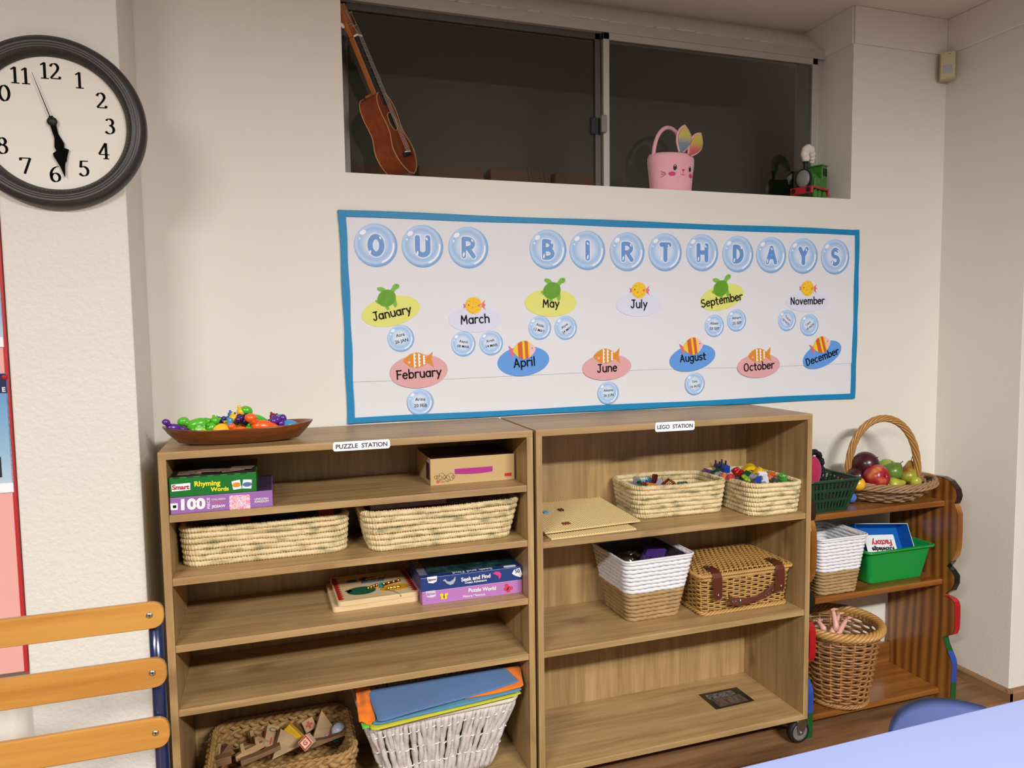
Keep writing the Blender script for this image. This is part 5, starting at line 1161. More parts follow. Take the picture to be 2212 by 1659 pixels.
g = G(); g.prism([(-.003,-.010),(.003,-.010),(.003,-.003),(.010,-.003),(.010,.003),(.003,.003),(.003,.010),(-.003,.010),(-.003,.003),(-.010,.003),(-.010,-.003),(-.003,-.003)], (0,-.0162,0), XR, ZU, 0, -.0004); obj('red_cross', g, rb, b)
b = block('red and cream letter cube at the front', 664, 1603, .240, rc(.030,.030), .030, (-.55,-.75,.0), mat('block_cream', (226, 196, 160), .5))
g = G(); g.prism(rc(.027,.027), (0,-.0152,0), XR, ZU, 0, -.0004); obj('red_frame', g, rb, b); g = G(); g.prism(rc(.020,.020), (0,-.0157,0), XR, ZU, 0, -.0004); obj('cream_centre', g, MC['block_cream'], b)
g = face_text('G', .011, rb, (0,-.0163,0), bold=.03); obj('letter', g, rb, b)
block('tall pointed wedge block on the right', 692, 1572, .232, [(-.030,-.036),(.024,-.030),(.032,.0),(.006,.046)], .022, (-.45,.0,.1))
block('brown curved block along the front right rim', 712, 1597, .230, [(-.052,-.006),(.050,.002),(.052,.020),(.034,.010),(.0,.006),(-.050,.012)], .024, (-.2,-.08,.1), dkw)
block('short brown block under the front left rim', 482, 1641, .235, rc(.040,.020), .024, (0,-.05,.1), dkw)
block('brown wedge behind the short brown block', 487, 1621, .222, [(-.024,-.012),(.024,-.012),(.004,.016)], .024, (-.2,.1,.4), dkw)
block('thin upright stick at the left wall of the basket', 472, 1622, .225, rc(.010,.040), .012, (-.2,.15,0))
block('dark stick lying at the back left', 516, 1586, .205, rc(.080,.018), .020, (.1,.2,.2), dkw)
block('pale stick between battlement and oval block', 568, 1602, .220, rc(.052,.018), .020, (-.2,.65,.1))
block('brown curved bridge block at the front middle', 563, 1628, .236, [(-.050,-.012),(.050,-.002),(.050,.010),(.0,.004),(-.050,.002)], .024, (-.1,-.10,.1), dkw)
block('small white block under the lamp', 713, 1592, .215, rc(.024,.012), .014, (-.1,0,.1), mat('block_white', (214, 216, 222), .5))
block('small dark green block beside the white block', 726, 1595, .212, rc(.018,.016), .014, (-.1,0,.1), mat('block_teal', (30, 74, 62), .5))
q = atZ(732, 1577, .235); t = thing('toy_lamp', 'round pale blue white toy lamp on the blocks at the right', 'toy lamp', q)
g = G(); g.ell((0,0,0), (.020, .020, .020), 20, 12); obj('globe', g, mat('lamp_white', (206, 214, 232), .25), t, smooth=True); g = G(); g.tube([(-.014,.002,-.010),(-.026,.004,-.020)], .008, 10); obj('lamp_neck', g, mat('lamp_base_pink', (170, 60, 110), .4), t)

# ------------------------------------------------------------------ felt sheets on the whitewashed basket
def felt(name, label, P, th, m, wav=.002, ph=0, nu=26, nv=18, edge=None):
    P = [Vector(p) for p in P]; c = sum(P, Vector())/4; g = G()
    def pt(u, v, up):
        q = P[0].lerp(P[1], u).lerp(P[3].lerp(P[2], u), v)
        rnd = .012*max(0, abs(u-.5)*2-.93)/.07*max(0, abs(v-.5)*2-.9)/.1
        q = q+(c-q)*rnd*4; q.z += wav*math.sin(u*7+ph)*math.cos(v*4+ph)+(edge(u, v) if edge else 0)+up; return q-c
    g.grid(lambda a, b: pt(a, b, 0), nu, nv); n = len(g.v); g.grid(lambda a, b: pt(a, b, th), nu, nv)
    bd = [i*nv for i in range(nu)]+[(nu-1)*nv+j for j in range(nv)]+[i*nv+nv-1 for i in reversed(range(nu))]+[j for j in reversed(range(nv))]
    for a, b in zip(bd, bd[1:]+bd[:1]):
        if a != b: g.f.append((a, b, b+n, a+n))
    o = obj(name, g, m, loc=c, smooth=False); o['label'] = label; o['category'] = 'felt sheet'; o['group'] = 'felt sheets on the whitewashed basket'
    for p in o.data.polygons: p.use_smooth = True
    return o
def fm(n, c): return mat('felt_'+n, c, .95, bump=.5, bscale=350, var=.10, vscale=14, sheen=.2)
felt('felt_sheet', 'steel blue felt sheet, topmost in the whitewashed basket', [atZ(818,1562,.366), atZ(1121,1474,.374), atZ(1090,1441,.392), atZ(793,1492,.388)], .003, fm('blue', (82, 114, 158)), .0015)
felt('felt_sheet', 'teal blue felt sheet under the topmost blue sheet', [atZ(808,1569,.353), atZ(1128,1493,.357), atZ(1098,1458,.374), atZ(790,1502,.372)], .0035, fm('teal', (78, 132, 160)), .0015, 1)
felt('felt_sheet', 'yellow green felt sheet draped over the front rim', [atZ(803,1580,.344), atZ(1127,1500,.346), atZ(1100,1470,.360), atZ(784,1512,.362)], .0035, fm('yellow', (188, 184, 48)), .0012, 2)
felt('felt_sheet', 'green felt corner poking out at the left rim', [atZ(784,1576,.340), atZ(815,1570,.342), atZ(812,1545,.352), atZ(776,1552,.350)], .004, fm('green', (96, 178, 44)), .002, 3)
felt('felt_sheet', 'orange felt sheet between the blue sheets, sticking out right', [atZ(1000,1512,.364), atZ(1131,1484,.366), atZ(1124,1440,.388), atZ(1010,1450,.386)], .003, fm('orange', (226, 116, 22)), .002, 4)
felt('felt_sheet', 'orange felt crumpled at the left end of the basket', [atZ(775,1564,.350), atZ(812,1560,.356), atZ(800,1488,.392), atZ(768,1490,.388)], .004, fm('orange', (226, 116, 22)), .006, .5, 20, 24, edge=lambda u, v: .008*abs(math.sin(v*11))*(1-u))

# ------------------------------------------------------------------ wooden tray of plastic toys
TRY = (.172, -.214, TOPZ)
t = thing('wooden_tray', 'long boat shaped carved wooden tray heaped with plastic toys', 'tray', TRY, -.01)
def tr_r(a, k, r):   # boat outline
    c_, s_ = math.cos(a), math.sin(a); return Vector((r*abs(c_)**.80*math.copysign(1, c_), k*abs(s_)**1.05*math.copysign(1, s_), 0))
prof = [(.0, .0, 0), (.112, .040, 0), (.140, .056, .006), (.160, .070, .022), (.1735, .082, .038), (.1745, .083, .0405), (.169, .079, .041), (.155, .068, .026), (.135, .052, .011), (.0, .0, .007)]
def fn(a, b):
    r, k, z = prof[int(round(b*(len(prof)-1)))]; q = tr_r(a*2*PI, k, r); q.z = z+.006*(abs(q.x)/.175)**3*(1 if z > .02 else 0); return q
g = G(); g.grid(fn, 64, len(prof), cu=True); obj('tray_body', g, bowl_w, t, smooth=True)
TG = 'plastic counting toys in the wooden tray'
TC = {'purple': (92, 36, 140), 'maroon': (130, 16, 34), 'sky': (70, 150, 206), 'green': (86, 190, 36), 'mint': (150, 226, 110), 'lemon': (246, 226, 40), 'yellow': (250, 196, 20), 'navy': (50, 50, 120), 'orange': (250, 100, 30), 'violet': (70, 24, 90), 'blue': (60, 110, 190), 'ruby': (170, 20, 50)}
def toy(kind, col, s):
    g = G()
    if kind == 'dino':
        g.ell((0,0,.40), (.50,.26,.28), 14, 9); g.ell((-.55,0,.72), (.26,.20,.20), 12, 8); g.tube([(-.3,0,.5),(-.45,0,.62),(-.55,0,.7)], .16, 8); g.tube([(.35,0,.42),(.65,0,.36),(.95,0,.50)], [.18,.12,.03], 8)
        for x in (-.25, .25):
            for y in (-.16, .16): g.tube([(x,y,.35),(x,y,.0)], .10, 8)
    elif kind == 'bear':
        g.ell((0,0,.38), (.30,.26,.36), 14, 9); g.ell((0,-.02,.86), (.27,.24,.24), 14, 9)
        for x in (-.2, .2): g.ell((x,0,1.06), (.09,.07,.09), 8, 6); g.ell((x*1.4,-.12,.45), (.10,.16,.10), 8, 6); g.ell((x,-.16,.10), (.12,.20,.11), 8, 6)
    elif kind == 'pear': g.lathe([(0,0),(.34,0),(.40,.12),(.36,.34),(.20,.62),(.14,.86),(.16,.98),(.10,1.06),(0,1.08)], (0,0,0), 18)
    elif kind == 'cup': g.lathe([(0,0),(.30,0),(.32,.3),(.42,.34),(.42,.80),(.30,.86),(0,.86)], (0,0,0), 20)
    elif kind == 'ball': g.ell((0,0,.4), (.4,.4,.38), 16, 10); g.lathe([(0,.72),(.16,.74),(.18,.84),(0,.86)], (0,0,0), 12)
    elif kind == 'rose':
        for k in range(9): a = k*2.4; r = .36*math.sqrt(k/9); g.ell((r*math.cos(a), r*math.sin(a), .4+.12*math.sin(k)), (.22,.20,.24), 9, 6)
    else:   # fish
        g.ell((0,0,.22), (.62,.34,.20), 16, 8); g.prism([(.5,0),(.95,.32),(.82,0),(.95,-.32)], (0,0,.16), XR, YU, 0, -.10); g.prism([(-.1,.2),(.25,.62),(.3,.2)], (0,0,.18), XR, YU, 0, -.08); g.ell((-.40,-.22,.34), (.08,.05,.06), 8, 5)
    g.v = [(x*s, y*s, z*s) for x, y, z in g.v]
    return obj('plastic_toy', g, mat('toy_plastic_'+col, TC[col], .28, coat=.3, spec=.6), smooth=True)
for lab, kd, col, px, py, y, s, rot in (
  ('purple dinosaur hanging over the left tip of the tray', 'dino', 'purple', 374, 928, -.22, .026, (0,.2,.4)), ('dark red flat fish behind the purple dinosaur', 'fish', 'maroon', 408, 929, -.20, .024, (0,0,.1)),
  ('sky blue flat fish at the left front rim', 'fish', 'sky', 408, 935, -.245, .028, (0,0,0)), ('green dinosaur rearing up on the left', 'dino', 'green', 432, 920, -.20, .036, (0,-.25,.1)),
  ('mint green ball in front of the green dinosaur', 'ball', 'mint', 431, 931, -.245, .020, (.4,0,0)), ('tiny lemon yellow ball at the front rim', 'ball', 'lemon', 440, 936, -.25, .015, (0,0,0)),
  ('green bear leaning beside the yellow cup', 'bear', 'green', 450, 926, -.215, .028, (0,.5,.3)), ('large yellow cup lying on its side', 'cup', 'yellow', 470, 925, -.225, .032, (1.3,.2,.3)),
  ('yellow bear left of the blue pear', 'bear', 'yellow', 486, 920, -.20, .030, (0,.6,0)), ('sky blue pear shaped bottle in the middle', 'pear', 'sky', 498, 932, -.235, .030, (0,0,0)),
  ('flat purple fish along the front rim', 'fish', 'purple', 465, 936, -.25, .028, (0,0,.1)), ('flat yellow fish above the purple fish', 'fish', 'yellow', 480, 932, -.24, .026, (0,.1,.2)),
  ('yellow bear, tallest in the middle of the tray', 'bear', 'yellow', 512, 914, -.19, .036, (0,.3,.2)), ('small purple rose behind the yellow cup', 'rose', 'navy', 475, 910, -.17, .022, (0,0,0)),
  ('small blue bear behind the tall yellow bear', 'bear', 'blue', 488, 908, -.16, .022, (0,.5,0)), ('dark violet rose right of the tall yellow bear', 'rose', 'violet', 521, 908, -.20, .032, (.3,0,0)),
  ('bright green dinosaur, highest on the right', 'dino', 'green', 548, 914, -.19, .040, (0,.35,.1)), ('green bear lying low in the middle', 'bear', 'green', 528, 925, -.225, .030, (0,1.0,.2)),
  ('ruby red small rose behind the green dinosaur', 'rose', 'ruby', 540, 911, -.175, .020, (0,0,0)), ('orange dinosaur at the front middle', 'dino', 'orange', 521, 934, -.25, .026, (0,0,.1)),
  ('orange fish left of the orange dinosaur', 'fish', 'orange', 503, 936, -.25, .020, (0,0,0)), ('long orange dinosaur on the right half', 'dino', 'orange', 566, 928, -.235, .040, (0,.15,.2)),
  ('ruby red fish at the right front rim', 'fish', 'ruby', 602, 929, -.235, .032, (0,0,.1)), ('big purple rose on the right', 'rose', 'purple', 598, 913, -.205, .036, (.2,0,0)),
  ('sky blue dinosaur at the right end of the tray', 'dino', 'sky', 624, 924, -.21, .034, (0,.1,-.5)), ('blue bear behind the long orange dinosaur', 'bear', 'blue', 571, 915, -.175, .026, (0,.8,.1)),
  ('maroon bear between the blue bear and purple rose', 'bear', 'maroon', 583, 915, -.18, .024, (0,.3,0)), ('orange bear lying under the green dinosaur', 'bear', 'orange', 546, 931, -.245, .024, (0,1.2,0))):
    s *= (1.45 if kd in ('dino', 'bear', 'cup', 'pear', 'ball') else 1.25); o = toy(kd, col, s); q = atY(px, py, y); q.z = max(q.z-.30*s, TOPZ+.014); o.location = q; o.rotation_euler = rot; tag(o, lab, 'plastic toy', TG)

# ------------------------------------------------------------------ pine shelf unit with painted wavy sides
pu = thing('pine_shelf_unit', 'three tier varnished pine shelf unit with painted wavy side panels', 'shelf unit', (2.14, -.13, FLO))
PRF = [(-.012,.800),(-.06,.806),(-.124,.804),(-.193,.802),(-.232,.804),(-.262,.796),(-.286,.772),(-.292,.750),(-.289,.735),(-.283,.722),(-.291,.706),(-.297,.690),(-.299,.633),(-.298,.575),(-.292,.545),(-.276,.520),(-.262,.500),(-.276,.490),(-.292,.474),(-.292,.448),(-.280,.420),(-.258,.402),(-.254,.394),(-.280,.392),(-.293,.384),(-.297,.370),(-.298,.330),(-.297,.290),(-.290,.270),(-.272,.258),(-.255,.248),(-.262,.225),(-.275,.203),(-.288,.180),(-.292,.165),(-.291,.100),(-.290,.042),(-.288,FLO),(-.20,FLO),(-.18,FLO+.018),(-.08,FLO+.018),(-.06,FLO),(-.012,FLO)]
cols = [((3,10),'edge_dark_brown',(44,26,20)),((15,22),'edge_black',(18,17,18)),((22,30),'edge_red',(172,20,26)),((30,33),'edge_green',(20,84,36)),((32,36),'edge_blue',(44,76,160)),((35,38),'edge_green',(20,84,36))]
for x0 in (1.826, 2.428):
    g = G(); n = len(PRF); g.add([(x0, y, z) for y, z in PRF]+[(x0+.022, y, z) for y, z in PRF], [tuple(range(n)), tuple(range(2*n-1, n-1, -1))]+[(i, i+n, (i+1) % n+n, (i+1) % n) for i in range(n)])
    sp = obj('side_panel', g, pine_z, pu, world=True, bevel=.0015)
    for (a, b), nm, c in cols:
        if x0 < 2 and nm == 'edge_green' and a == 30: pass
        g = G(); ribbon(g, [(x0+.011, PRF[i][0]-.0005, PRF[i][1]) for i in range(a, b)], .0232, .0018, XR); obj('painted_edge', g, mat(nm, c, .25, coat=.5), sp, world=True, label=nm.replace('edge_', '').replace('_', ' ')+' painted edge')
for z in (.725, .45, .06): g = G(); g.box(1.848, 2.428, -.247, -.012, z-.020, z); obj('shelf', g, pine_x, pu, world=True, bevel=.004)
g = G(); g.box(1.848, 2.428, -.030, -.012, .06, .135); obj('back_rail', g, pine_x, pu, world=True, bevel=.003)

# fruit basket
PT = .725
fbk = thing('fruit_basket', 'oval wicker fruit basket with tall hooped handle on top of the pine unit', 'basket', (2.243, -.158, PT), math.radians(-20))
g = G(); gs = G()
wicker(g, gs, 'oval', .17, .11, .335, .225, .060, .004, .0085, 22, .0036, .003, amp=.004, curve=lambda f: f**.62)
obj('woven_wall', g, cane2, fbk, smooth=True); obj('stakes', gs, cane2, fbk, smooth=True)
g = G(); twisted_rim(g, 'oval', .335, .225, .066, .0055, .0042, 4, .10, zf=lambda P: .012*(P[:, 0]/.17)**2); obj('rim', g, cane2, fbk, smooth=True)
g = G(); twisted_rim(g, 'oval', .345, .232, .056, .0050, .0040, 3, .07, zf=lambda P: .010*(P[:, 0]/.17)**2); obj('outer_braid', g, cane2, fbk, smooth=True)
g = G(); g.lathe([(0,.002),(.080,.002),(.080,.008),(0,.008)], (0,0,0), 28, sy=.62); obj('base', g, cane2, fbk)
g = G(); HA, HH = .118, .238
for k in range(7):
    P = []
    for i in range(90):
        u = i/89; a = PI*u; cx = -HA*math.cos(a)*(1+.10*math.sin(a)); cz = .045+HH*math.sin(a)**.85 if 0 < a < PI else .045
        nx, nz = -math.cos(a), math.sin(a); b_ = u*16+k*2*PI/7; P.append((cx+.0088*math.cos(b_)*nx, .0088*math.sin(b_), cz+.0088*math.cos(b_)*nz))
    g.tube(P, .0040, 6)
hn = obj('hoop_handle', g, mat('honey_cane', (176, 128, 66), .4, var=.25, vscale=25, coat=.3), fbk, smooth=True)
g = G()
for k in range(4): P = [(HA+.013*math.cos(a)+.004, .016*math.sin(a), .070+.004*k+.004*math.sin(a*2+k)) for a in [i*2*PI/20 for i in range(20)]]; g.tube(P, .003, 6, closed=True, ref=(0,0,1))
for dx in (-.010, .0, .010): g.tube([(HA+.020, dx, .075), (HA+.020+.003, dx, .045), (HA-.004, dx, .018)], .0032, 6)
obj('handle_binding', g, cane2, fbk, smooth=True)
GF = 'toy fruit in the wicker fruit basket'
def fruit_m(n, stops, sc=9, rough=.28): return ramp_mat('fruit_'+n, 'noise', stops, rough, sc)
fp = fruit_m('plum', [(.35, (54, 16, 28)), (.65, (84, 34, 44))]); fa = fruit_m('apple', [(.34, (206, 132, 74)), (.44, (170, 50, 46)), (.54, (146, 26, 40)), (.7, (118, 18, 38))], 16); fl = fruit_m('lime', [(.3, (66, 104, 34)), (.7, (112, 140, 58))]); fg = fruit_m('green', [(.3, (124, 152, 44)), (.7, (166, 182, 78))]); fy = fruit_m('lemon', [(.3, (216, 152, 20)), (.7, (232, 182, 40))]); fpr = fruit_m('pear', [(.40, (118, 56, 36)), (.5, (146, 112, 42)), (.62, (156, 158, 50))], 14); fyg = fruit_m('yellowgreen', [(.3, (150, 152, 34)), (.7, (190, 186, 70))])
stemm = mat('fruit_stem', (52, 36, 24), .7)
def fruit(label, cat, px, py, y, r, m, shape='round', rot=(0,0,0)):
    q = atY(px, py, y); t = thing(cat, label, cat, q, 0, GF); t.rotation_euler = rot
    if shape == 'apple': pr_ = [(0,-.80),(.22,-.93),(.50,-.90),(.85,-.55),(1,-.05),(.96,.40),(.70,.80),(.35,.92),(.14,.84),(0,.66)]
    elif shape == 'pear': pr_ = [(0,-.95),(.30,-.98),(.75,-.80),(.98,-.35),(.92,.05),(.62,.55),(.42,.95),(.34,1.25),(.18,1.42),(0,1.44)]
    elif shape == 'lemon': pr_ = [(0,-1.22),(.14,-1.18),(.30,-1.0),(.72,-.70),(.95,-.25),(.98,.1),(.80,.6),(.35,1.0),(.16,1.12),(0,1.2)]
    else: pr_ = [(0,-1),(.38,-.93),(.71,-.71),(.93,-.38),(1,0),(.93,.38),(.71,.71),(.38,.92),(0,.98)]
    g = G(); g.lathe([(a*r, b*r) for a, b in pr_], (0,0,0), 28); obj('flesh', g, m, t, smooth=True, sub=1)
    tz = pr_[-1][1]*r; g = G(); g.tube([(0,0,tz-.002), (.001,0,tz+.006), (.003,0,tz+(.018 if shape == 'pear' else .009))], .0014, 6); obj('stem', g, stemm, t)
    return t
fruit('large dark purple plum at the back left, topmost of the fruit', 'plum', 1870, 1003, -.15, .045, fp, 'round', (.9,.3,0))
fruit('dark purple plum low behind the yellow lemon', 'plum', 1852, 1030, -.145, .036, fp, 'round', (.5,-.4,0))
fruit('shiny red apple at the front centre', 'apple', 1892, 1030, -.205, .043, fa, 'apple', (1.3,.5,0))
fruit('yellow lemon at the front left', 'lemon', 1853, 1045, -.205, .025, fy, 'lemon', (0,1.3,.4))
fruit('pale green apple behind the dark green lime', 'apple', 1917, 1014, -.11, .037, fg, 'apple', (.4,.2,0))
fruit('dark green lime right of the red apple', 'lime', 1929, 1019, -.16, .033, fl, 'lemon', (.3,.6,0))
fruit('yellow green pear lying behind the basket rim', 'pear', 1933, 1046, -.195, .026, fyg, 'pear', (.3,1.4,0))
fruit('upright brown and green pear at the right with long stem', 'pear', 1962, 1024, -.175, .034, fpr, 'pear', (-.1,.35,0))
fruit('yellow green round apple half hidden by the basket handle', 'apple', 1976, 1040, -.20, .022, fyg, 'apple', (.3,.3,0))
fruit('small olive lime between red apple and lying pear', 'lime', 1908, 1052, -.20, .022, fyg, 'lemon', (.2,1.2,.3))

# dark green slotted basket
dg_ = mat('bottle_green_plastic', (22, 62, 44), .35, coat=.2)
gbk = thing('slotted_basket', 'dark green slotted plastic basket on top of the pine unit', 'basket', (1.958, -.142, PT))
def sl(u, z):   # half extents by height
    f = z/.105; return lerp(.068, .098, f), lerp(.085, .108, f)
g = G()
def wallpt(side, s, z, d=0):
    hx, hy = sl(0, z); return {0: (s*hx, -hy-d, z), 1: (hx+d, s*hy, z), 2: (-s*hx, hy+d, z), 3: (-hx-d, -s*hy, z)}[side]
def panel(side, s0, s1, z0, z1, th=.0022):
    A = [wallpt(side, s0, z0), wallpt(side, s1, z0), wallpt(side, s1, z1), wallpt(side, s0, z1)]; B = [wallpt(side, s0, z0, -th), wallpt(side, s1, z0, -th), wallpt(side, s1, z1, -th), wallpt(side, s0, z1, -th)]
    g.add(A+B, [(0,1,2,3),(7,6,5,4),(0,4,5,1),(1,5,6,2),(2,6,7,3),(3,7,4,0)])
for side in range(4):
    for z0, z1 in ((0,.012),(.036,.045),(.068,.078),(.098,.105)): panel(side, -1, 1, z0, z1)
    for k in range(12):
        s = -1+2*(k+.5)/12; w_ = .045 if 0 < k < 11 else .085; panel(side, s-w_, s+w_, .012, .036); panel(side, s-w_, s+w_, .045, .068); panel(side, s-w_, s+w_, .078, .098)
obj('slotted_wall', g, dg_, gbk)
g = G(); g.box(-.068, .068, -.085, .085, 0, .003); obj('base', g, dg_, gbk)
g = G(); P = [(x, y, .106) for x, y in rrect2(.206, .226, .014)]; g.tube(P, .0048, 8, closed=True, ref=(0,0,1)); obj('rim', g, dg_, gbk, smooth=True)
t = thing('fringed_toy', 'magenta soft toy with black curly edging standing in the dark green basket', 'soft toy', (1.985, -.115, PT+.060), .2)
g = G(); g.ell((0,0,.050), (.038,.018,.052), 20, 12); obj('magenta_body', g, mat('magenta_plush', (190, 28, 84), .8, sheen=.3), t, smooth=True)
g = G()
for k in range(26):
    a = -.5+k*(PI+1.0)/25; g.ell((.044*math.cos(a), .004*math.sin(k*2), .056+.062*math.sin(a)), (.0095,.012,.0095), 9, 6)
obj('curly_edging', g, mat('black_yarn', (20, 18, 20), .8), t, smooth=True)
g = G(); g.ell((0,0,.0), (.050,.05,.022), 18, 9); o = obj('soft_ball', g, mat('dusty_pink', (170, 66, 110), .7), loc=(1.905, -.15, PT+.080), smooth=True); tag(o, 'dusty pink soft ball at the left inside the dark green basket', 'ball')
g = G(); g.lathe([(0,-.024),(.014,-.021),(.021,-.008),(.019,.008),(.010,.024),(0,.029)], (0,0,0), 20); o = obj('toy_egg', g, mat('toy_blue', (74, 124, 206), .35), loc=(2.108, -.155, PT+.0245), smooth=True); tag(o, 'blue egg shaped toy between green basket and fruit basket', 'toy egg')

# green tub with blue box
tubm = mat('bright_green_plastic', (18, 150, 62), .3, coat=.2)
tb = thing('green_tub', 'bright green plastic tub on the middle pine shelf', 'tub', (2.262, -.130, .45))
g = G(); R2d = lambda w, d: rrect2(w, d, .016)
A = [R2d(.222, .150), R2d(.232, .160), R2d(.272, .194), R2d(.290, .208), R2d(.290, .208), R2d(.268, .190), R2d(.226, .152), R2d(.216, .144)]; Zs = [0, .006, .112, .114, .120, .120, .008, .006]
n = len(A[0]); vv = [(x, y, z) for a, z in zip(A, Zs) for x, y in a]
g.add(vv, [(k*n+i, k*n+(i+1) % n, (k+1)*n+(i+1) % n, (k+1)*n+i) for k in range(len(A)-1) for i in range(n)]+[tuple(range(n-1, -1, -1)), tuple((len(A)-1)*n+i for i in range(n))])
obj('tub_body', g, tubm, tb, bevel=.0008)
g = G(); P = [(x, y, .117) for x, y in rrect2(.290, .208, .018)]; g.tube(P, .0042, 8, closed=True, ref=(0,0,1)); obj('rolled_rim', g, tubm, tb, smooth=True)
bb_m = mat('blue_carton', (10, 96, 180), .4); bi = mat('blue_carton_inside', (26, 122, 206), .4)
t = thing('blue_carton', 'open blue card box tilted in the green tub, with a white card in front', 'box', (2.272, -.170, .530), 0)
t.rotation_euler = (-.50, .085, -.04)
W3, H3, D3 = .228, .110, .055
g = G(); g.box(-W3/2, W3/2, D3-.002, D3, 0, H3); g.box(-W3/2, -W3/2+.002, 0, D3, 0, H3); g.box(W3/2-.002, W3/2, 0, D3, 0, H3); g.box(-W3/2, W3/2, 0, D3, H3-.002, H3); g.box(-W3/2, W3/2, 0, D3, 0, .002)
obj('box_shell', g, bb_m, t)
g = G(); g.tube([(-W3/2, 0, H3), (W3/2, 0, H3), (W3/2, 0, .01)], .0012, 4); obj('white_box_edge', g, white_p, t)
o = thing('white_card', 'white card with upside down red and black lettering in front of the blue box', 'card', (2.218, -.190, .555), 0); o.rotation_euler = (-.45, .07, -.03)
g = G(); g.prism(rrect2(.125, .066, .004), (0,0,.022), XR, ZU, 0, -.001); cdm = obj('card', g, mat('card_pale_blue', (226, 234, 238), .4), o)
words(o, 'card_lettering', 'Factory', .088, mat('red_ink', (190, 40, 60), .5), Vector((2.220, -.190, .555)), bold=.04) if False else None
g = face_text('Factory', .086, None, (.004, -.0013, .030), (-1,0,0), (0,0,-1), bold=.04); obj('red_lettering', g, mat('red_ink', (190, 40, 60), .5), cdm)
g = face_text('Knowledge', .094, None, (.004, -.0013, .008), (-1,0,0), (0,0,-1), bold=.04); obj('black_lettering', g, ink, cdm)

# dolls in the round basket
skin = mat('doll_skin', (226, 168, 150), .45)
def doll(label, legs):
    t = thing('doll', label, 'doll', (2.03, -.16, .10), 0, 'dolls in the round wicker basket')
    for (a, b) in legs:
        pa = atY(*a, -.20); pb = atY(*b, -.17); lo_ = pa+(pa-pb)*.35+Vector((0,.01,0)); mid = pa.lerp(pb, .45)
        g = G(); g.tube([lo_, pa, mid, pa.lerp(pb, .75), pb], [.010, .0105, .0085, .0075, .0045], 10); d = (pb-pa).normalized(); s_ = Vector((1, -.3, .05)).normalized()
        g.tube([pb-d*.002-s_*.008, pb+s_*.004, pb+s_*.018], [.0035, .0045, .0022], 8)
        obj('leg', g, skin, t, world=True, smooth=True)
doll('bare pink doll legs sticking up out of the round wicker basket, in front', [((1796,1369),(1813,1325)), ((1810,1370),(1830,1335))])
doll('second doll leg in the round wicker basket, half hidden behind the front legs', [((1779,1358),(1766,1340)), ((1806,1352),(1799,1316))])

# ------------------------------------------------------------------ wooden slatted chair, lower left
navy = mat('navy_enamel', (16, 34, 74), .2, coat=.6)
ch = thing('slat_back_chair', 'chair with three honey coloured wooden back slats on navy tube frame', 'chair', (-.16, -.95, FLO))
YC = -.80
def slatpts(zt_l, zt_r, zb_l, zb_r):
    xl, xr = -.395, .0665; r = .022; pts = []
    hr = (zt_r-zb_r)/2; cr_ = (zt_r+zb_r)/2; hl = (zt_l-zb_l)/2; cl = (zt_l+zb_l)/2
    for a in [PI/2-PI*i/16 for i in range(17)]: pts.append((xr-.026+.026*abs(math.cos(a))**.7, cr_+hr*math.copysign(abs(math.sin(a))**.8, math.sin(a))))
    for a in [-PI/2-PI*i/16 for i in range(17)]: pts.append((xl+.026-.026*abs(math.cos(a))**.7, cl+hl*math.copysign(abs(math.sin(a))**.8, math.sin(a))))
    return pts
for (a, b) in (((357,1293.5),(356,1350)),((361,1413.5),(360,1476)),((363,1541.5),(362,1606))):
    pz = atY(a[0], a[1], YC).z; qz = atY(b[0], b[1], YC).z
    def bow(x): return .010*((x+.16)/.23)**2
    P = slatpts(pz, pz, qz-.001, qz-.001); m_ = len(P); nseg = 14
    g = G(); g.prism(P, (0, YC-.010, 0), XR, ZU, 0, .010); sl_ = obj('back_slat', g, beech, ch, world=True, bevel=.0025, seg=3)
    sx = .0445; g = G()
    for sx in (.0445, -.372):
        g = G(); g.ell((sx, YC-.0105, (pz+qz)/2+.001), (.0052, .0022, .0052), 14, 7); sc_ = obj('screw', g, steel, sl_, world=True, smooth=True)
        g = G(); g.ell((sx+.0004, YC-.0124, (pz+qz)/2+.001), (.0016, .0006, .0016), 8, 5); obj('screw_socket', g, black_m, sc_, world=True)
for x in (.050, -.385):
    g = G(); g.tube([(x, YC+.014, .872), (x, YC+.013, .70), (x, YC+.012, .48), (x, YC+.014, .30), (x, YC+.040, FLO+.004)], .0115, 14); obj('back_leg', g, navy, ch, world=True, smooth=True)
    g = G(); g.ell((x, YC+.014, .872), (.0126, .0126, .006), 14, 7); obj('tube_cap', g, black_m, ch, world=True, smooth=True)
    g = G(); g.tube([(x, YC+.006, .435), (x, YC-.30, .435), (x, YC-.345, .425), (x, YC-.355, .40), (x, YC-.365, FLO+.004)], .0125, 12); obj('front_leg', g, navy, ch, world=True, smooth=True)
g = G(); g.prism(rrect2(.45, .38, .05), (-.165, YC-.20, .450), XR, YU, 0, -.012); obj('seat', g, beech, ch, world=True, bevel=.004)
g = G(); g.tube([(-.385, YC-.05, .435), (.055, YC-.05, .435)], .010, 10); obj('cross_tube', g, navy, ch, world=True, smooth=True)

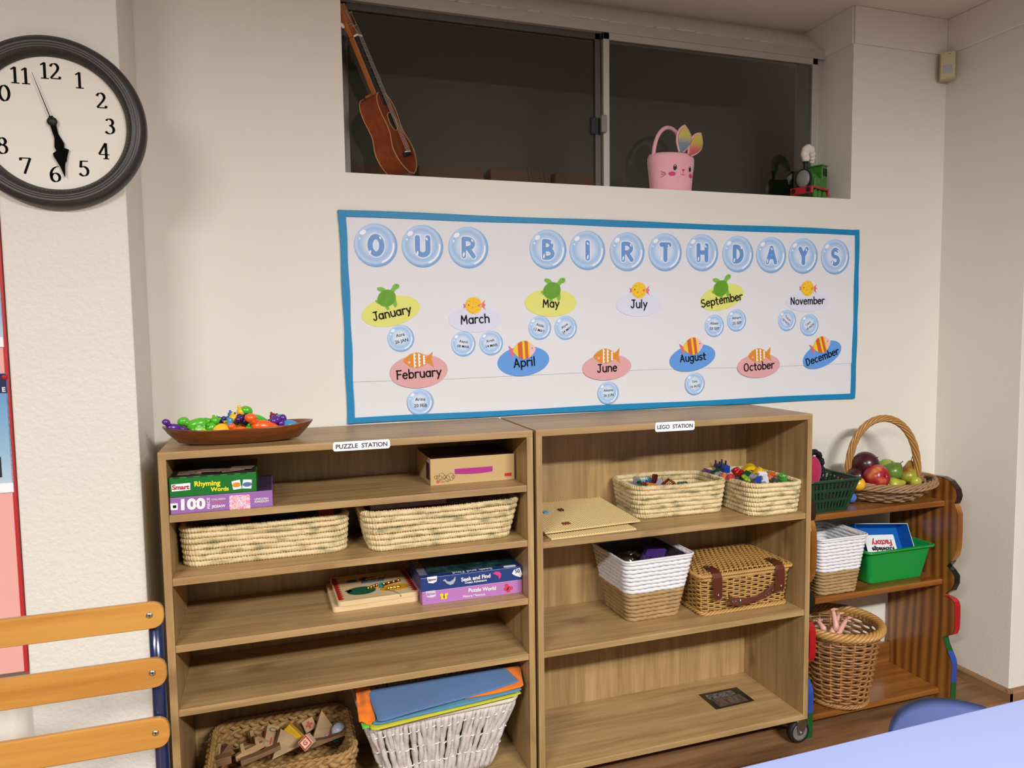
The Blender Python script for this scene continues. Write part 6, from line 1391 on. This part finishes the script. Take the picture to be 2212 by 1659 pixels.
# ------------------------------------------------------------------ table and small blue chair, lower right
tt = thing('table', 'pale lilac blue laminate table top at the lower right', 'table', (1.45, -1.42, FLO))
lil = mat('lilac_laminate', (156, 171, 222), .35)
ya = atZ(1590,1659,.56).y; yb_ = atZ(2212,1508,.56).y
g = G(); g.prism([(.80, ya-.002), (.80, -1.72), (2.15, -1.72), (2.15, yb_+.003)], (0,0,.538), XR, YU, 0, -.022); obj('table_top', g, lil, tt, world=True, bevel=.003)
for x in (.86, 2.09):
    for y in (-1.14, -1.66): g = G(); g.tube([(x, y, .538), (x, y, FLO)], .016, 12); obj('leg', g, mat('grey_enamel', (120, 122, 128), .4), tt, world=True, smooth=True)
bc = thing('small_blue_chair', 'small blue plastic chair pushed under the lilac table', 'chair', (1.60, -1.02, FLO))
bcm = mat('dusty_blue_plastic', (86, 104, 160), .4)
YB = -.965; pl = [atY(*p, YB) for p in ((1886,1590),(1891,1568),(1905,1546),(1930,1530),(1962,1520),(2010,1512),(2060,1510),(2100,1513),(2120,1520),(2128,1530))]
zb = .30; xs = [p.x for p in pl]; x0, x1 = xs[0], xs[-1]
def bfn(a, b):
    x = lerp(x0-.004, x1+.012, a); zt = float(np.interp(x, xs, [p.z for p in pl])); u = (x-(x0+x1)/2)/((x1-x0)/2)
    if a < .02: zt = pl[0].z-.03
    return Vector((x, YB+.004-.045*(u*u), lerp(zb, zt, b)))
nA, nB = 40, 12; g = G(); g.grid(bfn, nA, nB); n0 = len(g.v)
g.grid(lambda a, b: bfn(a, b)+Vector((0, .007, 0)), nA, nB)
bd = [i*nB for i in range(nA)]+[(nA-1)*nB+j for j in range(nB)]+[i*nB+nB-1 for i in reversed(range(nA))]+[j for j in reversed(range(nB))]
for a, b in zip(bd, bd[1:]+bd[:1]):
    if a != b: g.f.append((a, b, b+n0, a+n0))
obj('backrest', g, bcm, bc, world=True, smooth=True)
g = G(); g.prism(rrect2(.31, .28, .05), (1.595, YB-.15, .295), XR, YU, 0, -.008); obj('seat', g, bcm, bc, world=True, bevel=.003)
for sx in (-1, 1):
    g = G(); x = 1.595+sx*.145; g.tube([(x, YB-.28, .29), (x, YB-.29, FLO)], .010, 10); obj('leg', g, black_m, bc, world=True, smooth=True)
    g = G(); g.tube([(x, YB-.01, .47), (x, YB+.006, .30), (x, YB+.02, FLO)], .010, 10); obj('leg', g, black_m, bc, world=True, smooth=True)
